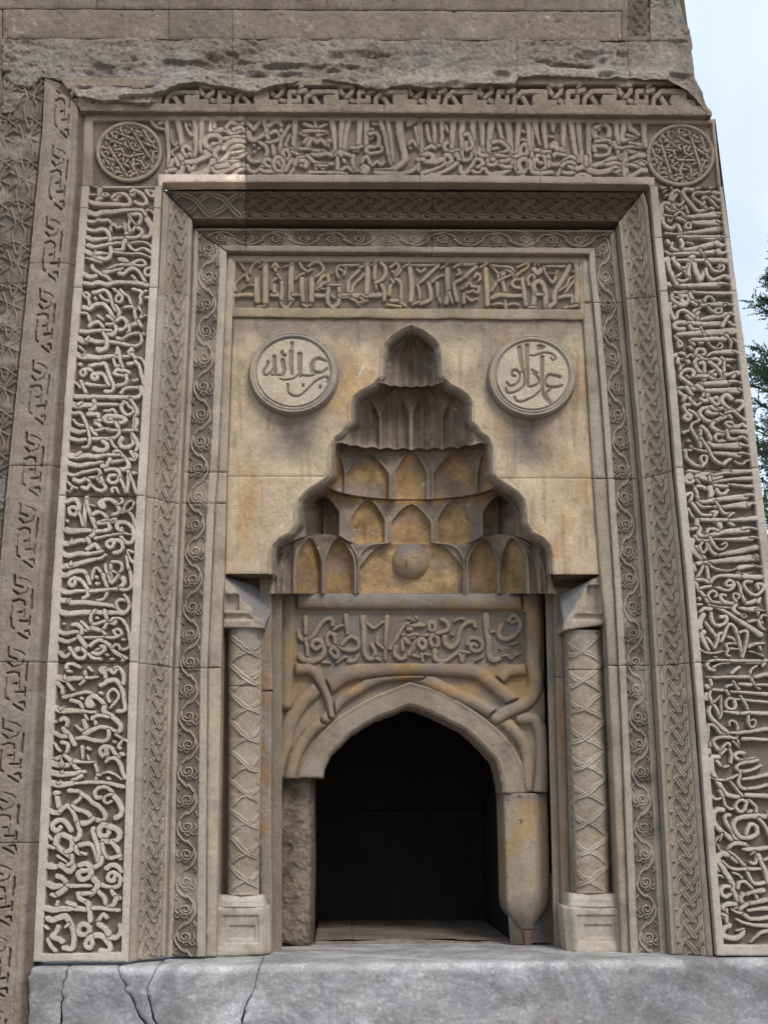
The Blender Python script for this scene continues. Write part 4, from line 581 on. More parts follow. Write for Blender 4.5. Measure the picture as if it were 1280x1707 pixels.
# ================================================================== braided moulding
u = 27.0
bst = []
kwb = dict(bevel=1.3, cut=.7, gap=1.5, groove=.75)
braid = tile([(6.4, 6.4, [(2, -10), (4, 4), (10, 15), (19, 23)]), (6.4, 6.4, [(23, -2), (31, 6), (36, 16), (37, 30)]),
              (7.0, 7.0, [(12, 25), (20, 12), (27, 1)])], 40, 27, 1, .25, kwb)
braid_s = tile([(6.4, 6.4, [(38, -10), (36, 4), (30, 15), (21, 23)]), (6.4, 6.4, [(17, -2), (9, 6), (4, 16), (3, 30)]),
              (7.0, 7.0, [(28, 25), (20, 12), (13, 1)])], 40, 27, 1, .25, kwb)
brd = thing('braided_moulding', 'hollow moulding of interlaced triple braid stepping in from the script frame, dark across the top', 'moulding', (0, .05, 1.0))
def braid_h(s0, s1, fn, along, flat=2.8):
    def h(X, Y, a, t):
        s = (a-s0)/(s1-s0)+.02*fbm(X, Y, 9, 2, 5); T = (Y if along == 'y' else X)+2.6*fbm(X, Y, 24, 3, 4)
        inside = ss(-.02, .04, s)*ss(1.02, .96, s)
        g = fn(np.clip(s, 0, 1), T)
        return flat*1.6*inside*(g-.6)*(1-.35*ss(.1, .5, fbm(X, Y, 45, 3, 15)))-1.8*np.exp(-((s+.06)*28)**2)-1.6*np.exp(-((s-1.06)*28)**2)+fbm(X, Y, 9, 3, 12)*.35
    return h
def braid_D(X, Y, a, t): return -8.0*np.sin(np.pi*np.clip(a, 0, 1))
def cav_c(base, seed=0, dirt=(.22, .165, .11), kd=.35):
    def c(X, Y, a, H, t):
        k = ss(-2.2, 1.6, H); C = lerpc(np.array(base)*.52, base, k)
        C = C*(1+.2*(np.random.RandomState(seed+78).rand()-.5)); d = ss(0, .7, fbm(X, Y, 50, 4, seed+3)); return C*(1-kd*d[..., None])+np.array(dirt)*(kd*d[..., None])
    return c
for i, (y0, y1, y2, y3) in enumerate([(303, 478, 365, 492), (479, 826, 493, 839), (827, 1104, 840, 1112), (1105, 1603, 1113, 1596)]):
    ys = np.linspace(0, 1, 12)
    A = [(Le(y0+(y1-y0)*q)+2.5, y0+(y1-y0)*q+(1 if i else 14), -10) for q in ys]; B = [(Lf(y2+(y3-y2)*q)-1, y2+(y3-y2)*q, -36) for q in ys]
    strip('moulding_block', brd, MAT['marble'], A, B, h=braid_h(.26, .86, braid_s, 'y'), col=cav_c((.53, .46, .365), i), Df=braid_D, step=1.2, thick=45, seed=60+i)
for i, (y0, y1, y2, y3) in enumerate([(306, 492, 369, 497), (493, 784, 498, 797), (785, 1104, 798, 1110), (1105, 1594, 1111, 1592)]):
    ys = np.linspace(0, 1, 12)
    A = [(Rc(y0+(y1-y0)*q)-7-(4 if i == 0 and q < .1 else 0), y0+(y1-y0)*q+(13 if i == 0 and q < .01 else 1), -10) for q in ys]; B = [(Rb(y2+(y3-y2)*q), y2+(y3-y2)*q, -36) for q in ys]
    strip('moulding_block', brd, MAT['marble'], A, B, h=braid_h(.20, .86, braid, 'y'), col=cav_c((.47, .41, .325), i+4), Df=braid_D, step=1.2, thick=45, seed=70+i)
for i, (x0, x1) in enumerate([(0, 1)]):
    for j, (xa, xb, xc, xd) in enumerate([(274, 409, 323, 409), (410, 720, 410, 720), (720.6, 1072, 720.6, 1031)]):
        q = np.linspace(0, 1, 14); A = [(xa+(xb-xa)*k, 317+2*(xa+(xb-xa)*k-274)/800, -24) for k in q]; B = [(xc+(xd-xc)*k, 363+4*(xc+(xd-xc)*k-323)/700, -40) for k in q]
        big = tile([(9, 9, [(2, 50), (12, 34), (28, 20), (38, 2)]), (9, 9, [(38, 48), (30, 40), (10, 22), (3, 4)])], 40, 50, 1, .3, kwb)
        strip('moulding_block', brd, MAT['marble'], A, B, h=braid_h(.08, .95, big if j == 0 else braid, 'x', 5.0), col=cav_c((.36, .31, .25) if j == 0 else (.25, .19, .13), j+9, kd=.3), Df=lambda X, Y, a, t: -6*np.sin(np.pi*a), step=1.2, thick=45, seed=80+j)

# ================================================================== vine border
def vine_tile(w, p):
    st = []
    def sp(cx, cy, dr, a0=0, turns=1.6, r0=9.5):
        th = np.linspace(0, turns*2*math.pi, 16); return [(cx+dr*(r0*(1-.8*k/(turns*2*math.pi)))*math.cos(a0+k), cy+(r0*(1-.8*k/(turns*2*math.pi)))*math.sin(a0+k)) for k in th]
    for m, cy, c in ((1, 0, 14), (-1, p/2, 20)):
        f = lambda s: s if m == 1 else w-s
        st.append((3.4, 3.4, [(f(16), cy-p*.27), (f(6), cy-p*.12), (f(3.5), cy+p*.05), (f(10), cy+p*.2), (f(18), cy+p*.27)]))
        st.append((3.2, 2.6, [(f(6), cy-p*.12)]+sp(f(17), cy-1, -m, 0.0, 1.65, 9.6)))
        st.append((2.8, 1.6, [(f(22), cy+7), (f(28), cy+12), (f(31), cy+9), (f(28), cy+6)]))
        st.append((2.4, 1.6, [(f(14), cy+9), (f(18), cy+13), (f(22), cy+12), (f(20), cy+9)]))
        st.append((2.4, 2.0, [(f(5), cy+p*.22), (f(2), cy+p*.27), (f(5), cy+p*.31)]))
        st.append((2.2, 2.6, [(f(29), cy-6), (f(31), cy+1), (f(27), cy+6)]))
    return tile(st, w, p, 1, .25, dict(bevel=1.0, cut=.5, gap=1.2))
vine = vine_tile(34, 92)
vin = thing('vine_border', 'inner border of carved scrolling vine with small spirals beside the braid', 'border', (0, .1, 1.0))
def vine_h(s0, s1, along, dep=4.5, steps=()):
    def h(X, Y, a, t):
        s = (a-s0)/(s1-s0); T = (Y if along == 'y' else X)+2.6*fbm(X, Y, 25, 3, 14); s = s+.03*fbm(X, Y, 9, 2, 16); ins = ss(-.03, .05, s)*ss(1.03, .95, s)
        g = vine(np.clip(s, 0, 1), T)
        H = -dep*ins*(1-g)*(1-.45*ss(.15, .45, fbm(X, Y, 50, 3, 18)))
        for (sa, d) in steps: H = H-d*ss(sa-.02, sa+.02, a)
        return H
    return h
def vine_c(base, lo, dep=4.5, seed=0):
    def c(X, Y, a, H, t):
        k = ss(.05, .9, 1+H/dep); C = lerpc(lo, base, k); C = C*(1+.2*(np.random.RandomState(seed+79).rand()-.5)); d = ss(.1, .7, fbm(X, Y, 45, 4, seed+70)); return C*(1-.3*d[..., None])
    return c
for i, (y0, y1) in enumerate([(380, 786), (787, 838), (839, 1113), (1114, 1596)]):
    ys = np.linspace(y0, y1, 12); sx = 0 if i else 0
    strip('border_block', vin, MAT['marble'], [(Lf(y)+3.5, y-(0 if i else 0), -62) for y in ys], [(Lh(max(y, 419)), y if i else 419+(y-380)*(786-419)/(786-380), -62) for y in ys],
          h=vine_h(.13, .78, 'y'), col=vine_c((.48, .415, .325), (.20, .17, .13), seed=i), step=1.12, thick=40, seed=90+i)
    strip('border_fillet', vin, MAT['marble'], [(Lh(y)+1.5, max(y, 430), -72) for y in ys], [(Lg(y)-(1 if y < 950 else 0), max(y, 430), -74) for y in ys], col=vine_c((.47, .40, .305), (.3, .25, .2), seed=i+3), wear=1.8, edge=3, step=1.3, thick=60 if i < 3 else 110, seed=95+i)
for i, (y0, y1) in enumerate([(382, 503), (504, 797), (798, 1109), (1110, 1593)]):
    ys = np.linspace(y0, y1, 12)
    strip('border_block', vin, MAT['marble'], [(Rv(max(y, 421))+2, y if i else 421+(y-382)*(503-421)/(503-382), -62) for y in ys], [(Rb(y)-8, y, -62) for y in ys],
          h=vine_h(.2, .82, 'y'), col=vine_c((.43, .385, .31), (.18, .155, .125), seed=i+20), step=1.12, thick=40, seed=100+i)
    strip('border_fillet', vin, MAT['marble'], [(Rg(y)+1, max(y, 432), -74) for y in ys], [(Rv(y), max(y, 432), -70) for y in ys], col=vine_c((.44, .38, .29), (.28, .23, .18), seed=i+23), wear=1.8, edge=3, step=1.3, thick=60 if i < 3 else 110, seed=105+i)
for j, (xa, xb) in enumerate([(325, 409), (409.8, 720), (720.6, 1026)]):
    X = np.linspace(xa, xb, 2)
    strip('border_block', vin, MAT['marble'], [(x, 379.5+3*(x-325)/700, -60) for x in X], [(x+(52 if x < 326 else (0 if x < 1025 else -44)), 417+5*(x-325)/700, -62) for x in X],
          h=vine_h(.08, .76, 'x'), col=vine_c((.36, .30, .235), (.15, .115, .085), seed=j+30), step=1.05, thick=30, seed=110+j)

# ================================================================== angular script panel
kuf = thing('angular_script_panel', 'rectangular panel of angular foliated script above the two roundels', 'inscription', (0, .15, 2.9))
FK = Field(375, 425, 990, 530, .7); draw_traces('kufic', FK, 1.0, 1.1, bevel=1.2, cut=.55, gap=1.5, warp=.5)
def kuf_h(X, Y, a, t):
    y0 = np.interp(X, [390, 985], [434, 437]); y1 = np.interp(X, [390, 985], [513, 516])
    e = ss(0, 2, Y-y0)*ss(0, 2.4, y1-Y+.8*fbm(X, Y, 7, 3, 5))*ss(0, 2, X-np.interp(Y, [430, 520], [392, 389]))*ss(0, 2, np.interp(Y, [430, 520], [966, 968])-X)
    return -7*(1-np.maximum(FK.sample(X, Y), 1-e))+.5*fbm(X, Y, 12, 3, 31)
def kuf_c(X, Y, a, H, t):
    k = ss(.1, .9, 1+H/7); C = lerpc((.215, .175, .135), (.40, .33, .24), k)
    o = ss(.0, .55, fbm(X*1.0, Y*.5, 22, 3, 61))*k; C = C*(1-.5*o[..., None])+np.array((.46, .33, .17))*(.5*o[..., None]); return C*(1-.2*ss(0, .6, fbm(X, Y, 60, 3, 62)))[..., None]
for (x0, x1) in ((379, 979.5),):
    X = np.linspace(x0, x1, 20)
    strip('script_slab', kuf, MAT['marble'], [(x, 424.5+3*(x-379)/600, -76) for x in X], [(x+(388-379)*(1-(x-379)/600)*.9-4*(x-379)/600, 527+5*(x-379)/600+1.2*math.sin(x*.06)*math.sin(x*.023), -76) for x in X], h=kuf_h, col=kuf_c, step=1.15, thick=20, seed=120)
# ================================================================== outer angular interlace frame + star band + upper wall
kwm = dict(bevel=.9, cut=.6, gap=1.2, sharp=True)
holes = tile([(w/4.65, w/4.65, [(x/4.65+1, y/4.65+3) for x, y in P]) for w, P in ((17, [(5, 0), (8, 72), (72, 96)]), (19, [(10, 122), (42, 150)]), (15, [(8, 205), (55, 190), (92, 202), (96, 232)]), (15, [(150, 118), (147, 262)]), (17, [(2, 328), (10, 398), (32, 412)]), (17, [(74, 356), (128, 352)]), (13, [(145, 318), (142, 384)]), (15, [(58, 290), (82, 286)]), (17, [(68, 448), (132, 492)]), (15, [(112, 434), (140, 428), (148, 468)]), (8, [(8, 240), (5, 320)]), (8, [(42, 20), (100, 38), (128, 60)]), (7, [(60, 150), (110, 130), (118, 100)]), (7, [(100, 262), (100, 330)]))], 38, 119.5, 1, .3, dict(bevel=1.3, cut=0, gap=.5, sharp=True))
def mz(P): return [((1-(265-y)/155.0)*30, (x-365)/475.0*116) for x, y in P]      # s: 0 outer .. 30 inner, t along
mst = [mz([(360, 112), (365, 170), (400, 205), (440, 238), (480, 240)]), mz([(450, 115), (440, 168), (405, 205), (385, 240), (300, 242), (260, 242)]),
       mz([(372, 116), (400, 112), (445, 116)]), mz([(490, 275), (490, 165), (555, 165), (555, 240), (480, 240)]), mz([(555, 165), (575, 110)]), mz([(590, 165), (640, 185), (690, 270)]),
       mz([(600, 270), (605, 215), (650, 165), (700, 163), (812, 165), (812, 208), (735, 208), (735, 245), (875, 245)]), mz([(560, 166), (600, 150)])]
meander = tile([(8.4, 8.4, p) for p in mst], 30, 116, 1, .3, kwm)
out = thing('interlace_frame', 'brown outer stone frame with angular strap ornament around the left and top of the script', 'frame', (-1.6, 0, 1.0))
def mnd_h(s0, s1, along, dep=6.0, ph=0, flip=False):
    def h(X, Y, a, t):
        s = (a-s0)/(s1-s0); T = (Y if along == 'y' else X)+ph+1.5*fbm(X, Y, 30, 2, 24); ins = ss(0, .04, s)*ss(1, .96, s)
        sw = s+.03*fbm(X, Y, 10, 2, 25); g = 1-holes(np.clip(sw, 0, 1), T); ins = ss(-.02, .02, s)*ss(1.02, .98, s)
        worn = .45*ss(.0, .5, fbm(X, Y, 40, 3, 26))
        H = -dep*ins*(1-g)*(1-worn)+1.0*fbm(X, Y, 16, 4, 27)+.6*fbm(X, Y, 4, 2, 28)
        if along == 'y': H = H-10*ss(.80, .99, a)-1.6*np.exp(-((a-.76)*60)**2)-1.5*np.exp(-((a-.06)*60)**2)
        return H
    return h
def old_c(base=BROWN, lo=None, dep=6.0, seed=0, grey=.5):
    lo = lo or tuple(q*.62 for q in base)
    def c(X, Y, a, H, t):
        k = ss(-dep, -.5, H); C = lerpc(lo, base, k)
        g = ss(-.1, .5, fbm(X, Y, 55, 4, seed+81)); C = C*(1-grey*g[..., None])+np.array((.30, .275, .245))*(.6+.4*k[..., None])*(grey*g[..., None])
        return C*(1+.16*fbm(X, Y, 12, 3, seed+82))[..., None]
    return c
for i, (y0, y1) in enumerate([(176, 437), (437.8, 775), (776, 1103), (1104, 1405), (1406, 1760)]):
    ys = np.linspace(y0, y1, 10)
    strip('frame_block', out, MAT['old'], [(La(y), y-(44 if i == 0 and y < 177 else 0), 12) for y in ys], [(Lc(y)-(3.2 if 470 < y < 1000 else 2), y+(4 if i == 0 and y < 177 else 0), 12) for y in ys],
          h=mnd_h(.27, .72, 'y', 7.0), col=old_c((.33, .265, .21), (.15, .115, .09), 6, seed=i), step=1.45, thick=60, seed=130+i, wear=2.2)
RAG = [(0, 186), (20, 186), (45, 150), (72, 128), (82, 130), (105, 135), (118, 150), (130, 164), (160, 168), (200, 171), (250, 176), (268, 160), (285, 150), (300, 146), (340, 141), (380, 150), (415, 156), (450, 150), (510, 132), (560, 140), (640, 152), (650, 146), (700, 150), (740, 148), (800, 143), (858, 142), (862, 133), (900, 131), (1000, 133), (1110, 136), (1145, 152), (1170, 172), (1187, 190), (1195, 196)]
rag = lambda X: np.interp(X, [p[0] for p in RAG], [p[1] for p in RAG])
def topm_h(X, Y, a, t):
    yt = np.interp(X, [100, 1180], [143, 138]); yb_ = np.interp(X, [100, 1180], [171, 175])
    s = (yb_-Y)/(yb_-yt)*-1+1; ins = ss(0, .05, s)*ss(1, .95, s); g = meander(np.clip(s, 0, 1)*1.0, X+12+fbm(X, Y, 20, 2, 9)*1.5)
    H = -9*ins*(1-g)*ss(0, 8, X-np.interp(Y, [130, 190], [100, 130]))+fbm(X, Y, 14, 4, 44)+.6*fbm(X, Y, 4, 2, 28)
    return H
for (x0, x1) in ((100, 385), (385.8, 640), (640.7, 860), (860.7, 1187)):
    X = np.linspace(x0, x1, 14)
    strip('frame_block', out, MAT['old'], [(x, 128, 18) for x in X], [(x+ (35*(1-(x-100)/285) if x0 < 101 else 0), np.interp(x, [100, 180, 640, 1187], [183, 184, 186.5, 191]), 14) for x in X],
          h=topm_h, col=old_c((.31, .25, .185), (.085, .06, .042), 9, seed=int(x0), grey=.3), step=1.3, thick=26, seed=140, wear=2.2, mask=lambda X, Y: (X < 1095) | (Y > rag(X)-6))
# star band at the far left
sst = [(3.2, 3.2, [(-6, 4), (26, 18), (48, 28)]), (3.2, 3.2, [(48, 2), (16, 22), (-6, 38)]), (3.2, 3.2, [(-4, 52), (20, 60), (48, 54)]), (3.2, 3.2, [(6, -4), (16, 22), (12, 40), (22, 74)]),
       (3.2, 3.2, [(36, -4), (26, 18), (34, 40), (24, 74)]), (3.0, 3.0, [(-4, 64), (18, 52), (48, 70)]), (2.6, 2.6, [(40, 28), (40, 52)])]
star = tile(sst, 44, 70, 1, .3, dict(bevel=1.2, cut=.6, gap=1.4))
stb = thing('star_band', 'worn grey band of interlaced star ornament at the far left edge', 'ornament band', (-1.75, 0, 1.0))
def star_h(X, Y, a, t):
    g = star(np.mod((X-(np.vectorize(La)(Y)-46))/44, 1), Y); return -5*(1-g)*(1-.5*ss(-.1, .4, fbm(X, Y, 30, 3, 93)))-2.2*fbm(X, Y, 14, 3, 91)+.5*fbm(X, Y, 4, 2, 92)-5*ss(-4, -1, X-np.vectorize(La)(Y))
for i, (y0, y1) in enumerate([(130, 470), (470.8, 790), (791, 1150)]):
    ys = np.linspace(y0, y1, 8)
    strip('ornament_block', stb, MAT['old'], [(La(y)-130, y, 4) for y in ys], [(La(y)-.8, y, 4) for y in ys], h=star_h, col=old_c((.32, .275, .235), (.20, .165, .135), 5, seed=i+5, grey=.7), step=1.4, thick=50, seed=150+i, wear=1.2)
# upper wall
wall = thing('upper_wall', 'weathered grey brown ashlar wall with a ragged broken ledge above the carved portal', 'wall', (0, 0, 3.9))
redge = lambda y: float(np.interp(y, [-90, 0, 30, 60, 90, 120, 150, 172, 190], [1120, 1138, 1144, 1156, 1158, 1163, 1174, 1181, 1187]))
def ash_h(X, Y, a, t): return 1.8*fbm(X, Y, 40, 4, 200)+1.5*fbm(X, Y, 6, 3, 201)-3.2*ss(.45, .7, fbm(X, Y, 9, 3, 203))
def ash_c(seed, base=(.26, .21, .165)):
    r = np.random.RandomState(seed); f = 1+.13*(r.rand()-.5)*2; base = np.array(base)*f*np.array([1, 1+.05*(r.rand()-.5), 1+.12*(r.rand()-.5)])
    def c(X, Y, a, H, t):
        g = ss(-.3, .4, fbm(X, Y, 45, 4, seed)); C = base*(1-.4*g[..., None])+np.array((.32, .27, .22))*(.4*g[..., None])
        w = ss(.35, .6, fbm(X, Y, 7, 3, seed+5))*ss(.0, .4, fbm(X, Y, 40, 2, seed+6)); return C*(1+.7*w[..., None])
    return c
rows = [(-150, -80, [-20, 260, 560, 820, 1046]), (-79, -24, [-20, 150, 470, 700, 1046]), (-23, 14, [-20, 160, 545, 876, 1046]), (15, 64, [4, 280, 387, 1036]), ]
for ri, (y0, y1, xs) in enumerate(rows):
    for k in range(len(xs)-1):
        x0, x1 = xs[k]+.7, xs[k+1]
        dx = lambda x, y: x+(585-x)*.000138*(30-y)
        X = np.linspace(x0, x1, 6); sl0 = .004
        strip('stone', wall, MAT['rough'], [(x, y0+.7+sl0*(x-500), -4) for x in X], [(x, y1+sl0*(x-500), -4) for x in X], h=ash_h, col=ash_c(ri*10+k), step=2.4, thick=40, seed=ri*7+k, wear=1.2, edge=1.8)
strip('stone', wall, MAT['rough'], [(-22, 15, -4), (-22, 200, -4)], [(3, 15, -4), (3, 200, -4)], h=ash_h, col=ash_c(77), step=2, thick=30)
def rock_h(amp, sd):
    def h(X, Y, a, t):
        b = fbm(X, Y*1.7, 60, 3, sd); r = 1-np.abs(fbm(X*.8, Y*2, 24, 4, sd+1)); f = fbm(X, Y, 7, 4, sd+2)
        e = rag(X)-Y
        lip = 10*ss(34, 6, e)
        cut = 16*ss(.25, .5, fbm(X*.6, Y*2.2, 42, 2, sd+9))*ss(10, 30, Y-66)
        return (amp*(.6*b+.9*r-.6)+3.6*f)*(.45+.55*ss(-.2, .4, fbm(X, Y, 90, 2, sd+6)))+lip*ss(90, 150, X)-cut*.7+1.6*fbm(X, Y, 3, 2, sd+4)
    return h
def rock_c(sd):
    def c(X, Y, a, H, t):
        C = lerpc((.21, .175, .145), (.37, .325, .27), ss(-8, 12, H)); g = ss(-.2, .5, fbm(X, Y, 50, 4, sd)); C = C*(1-.55*g[..., None])+np.array((.32, .305, .28))*(.55*g[..., None])
        return C*(1+.35*fbm(X, Y, 5, 3, sd+3))[..., None]
    return c
for i, (x0, x1) in enumerate([(4, 387), (387.8, 862), (862.6, 1046)]):
    X = np.linspace(x0, x1, 160)
    strip('broken_stone', wall, MAT['rough'], [(x, 65+.004*(x-500)+1.5*math.sin(x*.05), 0) for x in X], [(x, rag(x)+4*float(fbm(np.array(x), np.array(3.), 26, 4, 8)), 4+12*min(1, max(0, (x-80)/60))) for x in X], h=rock_h(9, 300), col=rock_c(310), step=1.5, thick=34, edge=.8, seed=i+200)
# upper right corner: carved fragment and eroded edge
strip('carved_fragment', wall, MAT['rough'], [(1036.7, -60, -3), (1037, 66, -3)], [(1083, -60, -3), (1083, 70, -3)], h=lambda X, Y, a, t: -4*(1-braid_s(np.clip((X-1046)/34, 0, 1), Y*1.3))*ss(1044, 1048, X)*ss(62, 58, Y)+fbm(X, Y, 10, 3, 7), col=old_c((.24, .20, .165), seed=3), step=1.3, thick=40)
ys = np.linspace(-150, 192, 90)
strip('broken_stone', wall, MAT['rough'], [(1084 if y < 68 else 1046, y, 12*ss(90, 130, np.array(y))) for y in ys], [(redge(y)+6*float(fbm(np.array(y), np.array(5.), 24, 4, 9)), y, -10+34*ss(70, 130, np.array(y))) for y in ys],
      h=lambda X, Y, a, t: rock_h(12, 330)(X, np.minimum(Y, 150), a, t)*ss(-.1, .2, 1-a)-9*ss(.55, 1, a), col=rock_c(340), step=1.6, thick=120, edge=4, mask=lambda X, Y: Y < rag(X)+2)
# side of the building, running back from the right edge
def quadw(name, parent, mat, pts, col, n=24, nz=5, amp=.0):
    P = np.array(pts, float); u_ = np.linspace(0, 1, n)[None, :, None]; v_ = np.linspace(0, 1, n)[:, None, None]
    G = (P[0]*(1-u_)+P[1]*u_)*(1-v_)+(P[3]*(1-u_)+P[2]*u_)*v_
    if amp: G = G+amp*np.stack([fbm(G[..., 1]*400, G[..., 2]*400, 60, 3, 5), fbm(G[..., 0]*400+9, G[..., 2]*400, 60, 3, 6), fbm(G[..., 0]*400, G[..., 1]*400+3, 60, 3, 8)], -1)
    return grid_obj(name, G, np.array(col, float)*np.ones(G.shape), mat, parent, 0)
def w1(x, y, D): return W(x, y, D)
back = 1600*S
for (xa, ya, xb, yb__) in ((1104, -150, 1126, 10), (1126, 10, 1148, 110), (1148, 110, 1180, 197)):
    tr = w1(xa, ya, -12); br = w1(xb, yb__, -12)
    quadw('side_wall', wall, MAT['rough'], [tr, tr+[0, back, 0], br+[0, back, 0], br], (.25, .21, .17))
a_, b_ = w1(1192, 196, -6), w1(1366, 1600, -6)
quadw('side_wall', wall, MAT['rough'], [a_, a_+[0, back, 0], b_+[0, back, 0], b_], (.3, .26, .21))
# mortar and rubble behind the facing stones
def bed(parent, pts, D, col=(.12, .10, .08)):
    P = [w1(x, y, D) for x, y in pts]; quadw('mortar_bed', parent, MAT['old'], P, col, n=4)
bed(wall, [(-40, -160), (1120, -160), (1160, 150), (-40, 150)], -22)
bed(cal, [(Lc(190)-4, 180), (Le(303), 180), (Le(1604), 1600), (Lc(1604), 1600)], -20)
bed(cal, [(135, 186), (1186, 190), (1088, 300), (268, 300)], -18)
bed(cal, [(1096, 200), (1186, 200), (1366, 1592), (1200, 1592)], -22)
bed(out, [(-60, 120), (130, 135), (52, 1690), (-90, 1690)], -24)
bed(out, [(74, 129), (136, 150), (150, 190), (100, 190)], 5, (.24, .19, .15))
bed(out, [(60, 134), (1160, 134), (1180, 184), (60, 178)], -10)
bed(brd, [(Le(310)+2, 310), (Lf(380)-2, 380), (Lf(1596)-2, 1596), (Le(1596)+2, 1596)], -58, (.10, .08, .06))
bed(brd, [(Rc(310)-9, 310), (Rb(380)+2, 380), (Rb(1590)+2, 1590), (Rc(1590)-9, 1590)], -58, (.10, .08, .06))
bed(brd, [(264, 298), (1088, 302), (1030, 368), (316, 366)], -50, (.12, .08, .05))
bed(vin, [(Lf(375), 375), (Lg(440), 375), (Lg(1596)-1, 1594), (Lf(1596), 1594)], -84)
bed(vin, [(Rg(440), 375), (Rb(375)-4, 375), (Rb(1592)-4, 1590), (Rg(1592)+2, 1590)], -84)
bed(vin, [(322, 376), (1028, 378), (985, 425), (378, 423)], -80)
# ================================================================== spandrels and stalactite niche
nch = thing('stalactite_niche', 'stepped stalactite hood carved into the ochre stained panel, with a round boss at its centre', 'niche', (0, .2, 2.0))
XC = 685.0
half = [(685, 541), (668, 548), (650, 560), (639, 573), (635, 600), (634, 627), (627, 631), (620, 640), (600, 650), (588, 661), (582, 675), (581, 704), (574, 711), (569, 720), (556, 729), (550, 742), (548, 762), (547, 791), (540, 798), (530, 805), (509, 818), (497, 832), (493, 850), (492, 871), (487, 880), (483, 887), (465, 896), (453, 909), (449, 925), (449, 957)]
CONT = half[::-1]+[(2*XC+1.5-x, y) for x, y in half[1:]]
def densify(P, n):
    P = np.asarray(P, float); d = np.concatenate([[0], np.cumsum(np.hypot(*np.diff(P, axis=0).T))]); t = np.linspace(0, d[-1], n); return np.stack([np.interp(t, d, P[:, 0]), np.interp(t, d, P[:, 1])], -1)
def inset(P, d):
    P = np.asarray(P, float); T = np.gradient(P, axis=0); k = np.ones(5)/5; Tx = np.convolve(np.pad(T[:, 0], 2, 'edge'), k, 'valid'); Ty = np.convolve(np.pad(T[:, 1], 2, 'edge'), k, 'valid'); L = np.hypot(Tx, Ty)+1e-9
    return P+np.stack([-Ty/L, Tx/L], -1)*d
CD = densify(CONT, 700)
def span_c(X, Y, a, H, t):
    base = np.array((.455, .385, .285))*np.ones(X.shape+(1,))
    och = ss(.0, .5, fbm(X*1.1, Y*.6, 60, 3, 401)); base = lerpc((.60, .485, .335), (.57, .39, .21), och)
    # grey dirt washed down below the roundels, darker ring around each, darker top band
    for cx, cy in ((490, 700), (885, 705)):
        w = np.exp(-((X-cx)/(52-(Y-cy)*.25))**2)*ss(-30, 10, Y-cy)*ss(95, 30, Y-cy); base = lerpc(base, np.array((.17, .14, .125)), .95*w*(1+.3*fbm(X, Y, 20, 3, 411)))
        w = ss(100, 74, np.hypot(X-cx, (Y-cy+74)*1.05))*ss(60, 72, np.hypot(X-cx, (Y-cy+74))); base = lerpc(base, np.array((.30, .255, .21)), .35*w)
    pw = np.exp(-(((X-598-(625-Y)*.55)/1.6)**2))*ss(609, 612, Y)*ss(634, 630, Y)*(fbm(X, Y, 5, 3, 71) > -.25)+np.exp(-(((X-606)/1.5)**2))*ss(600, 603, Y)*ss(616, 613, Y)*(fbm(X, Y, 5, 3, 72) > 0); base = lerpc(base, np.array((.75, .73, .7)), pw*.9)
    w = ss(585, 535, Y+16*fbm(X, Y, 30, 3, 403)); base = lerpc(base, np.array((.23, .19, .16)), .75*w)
    w = ss(.1, .5, fbm(X, Y*.5, 34, 4, 421))*ss(785, 640, Y); base = lerpc(base, np.array((.31, .255, .195)), .5*w)
    dC = ss(14, 3, np.abs(fbm(X, Y, 30, 3, 431))*20+6); base = base*(1-.12*dC[..., None])
    dr = ss(.2, .6, fbm(X*3, Y*.35, 30, 3, 441)); pt = ss(.42, .56, fbm(X, Y, 5, 3, 443))*ss(-.1, .3, fbm(X, Y, 50, 2, 445)); base = base*(1-.35*pt[..., None]); bl = fbm(X, Y, 16, 4, 447); return base*(1-.24*dr[..., None])*(1+.14*bl[..., None])
def span_h(X, Y, a, t): return .8*fbm(X, Y, 60, 3, 402)+.35*fbm(X, Y, 6, 3, 404)
CL = inset(CD, 4); cpoly = [tuple(p) for p in CL]+[(940, 1050), (430, 1050)]
spm = lambda X, Y: ~inpoly(X, Y, cpoly)
for (x0f, x1f, y0, y1) in ((lambda y: Lg(y)+1, lambda y: XC-.4, 529.5, 793), (lambda y: XC+.4, lambda y: Rg(y)-1, 530.5, 796), (lambda y: Lg(y)+1, lambda y: 600, 794, 956), (lambda y: 770, lambda y: Rg(y)-1, 797, 957)):
    ys = np.linspace(y0, y1, 6)
    A = [(x0f(y), y+((.004 if y1 > 900 else 0)*0), -82) for y in ys]; B = [(x1f(y), y+(2 if y == y0 and y < 700 else 0), -82) for y in ys]
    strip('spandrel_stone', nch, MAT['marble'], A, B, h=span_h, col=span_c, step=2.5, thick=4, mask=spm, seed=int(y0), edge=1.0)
bed(nch, [(386, 528), (600, 528), (545, 780), (382, 780)], -88, (.12, .10, .08))
# soffit under the spandrels, either side of the hood
for (xa, xb) in ((372, 452), (924, 1001)):
    quadw('soffit', nch, MAT['marble'], [w1(xa, 956.5, -84), w1(xb, 956.5, -84), w1(xb, 956.5, -84)+[0, .40, 0], w1(xa, 956.5, -84)+[0, .40, 0]], (.20, .16, .12), amp=.004)
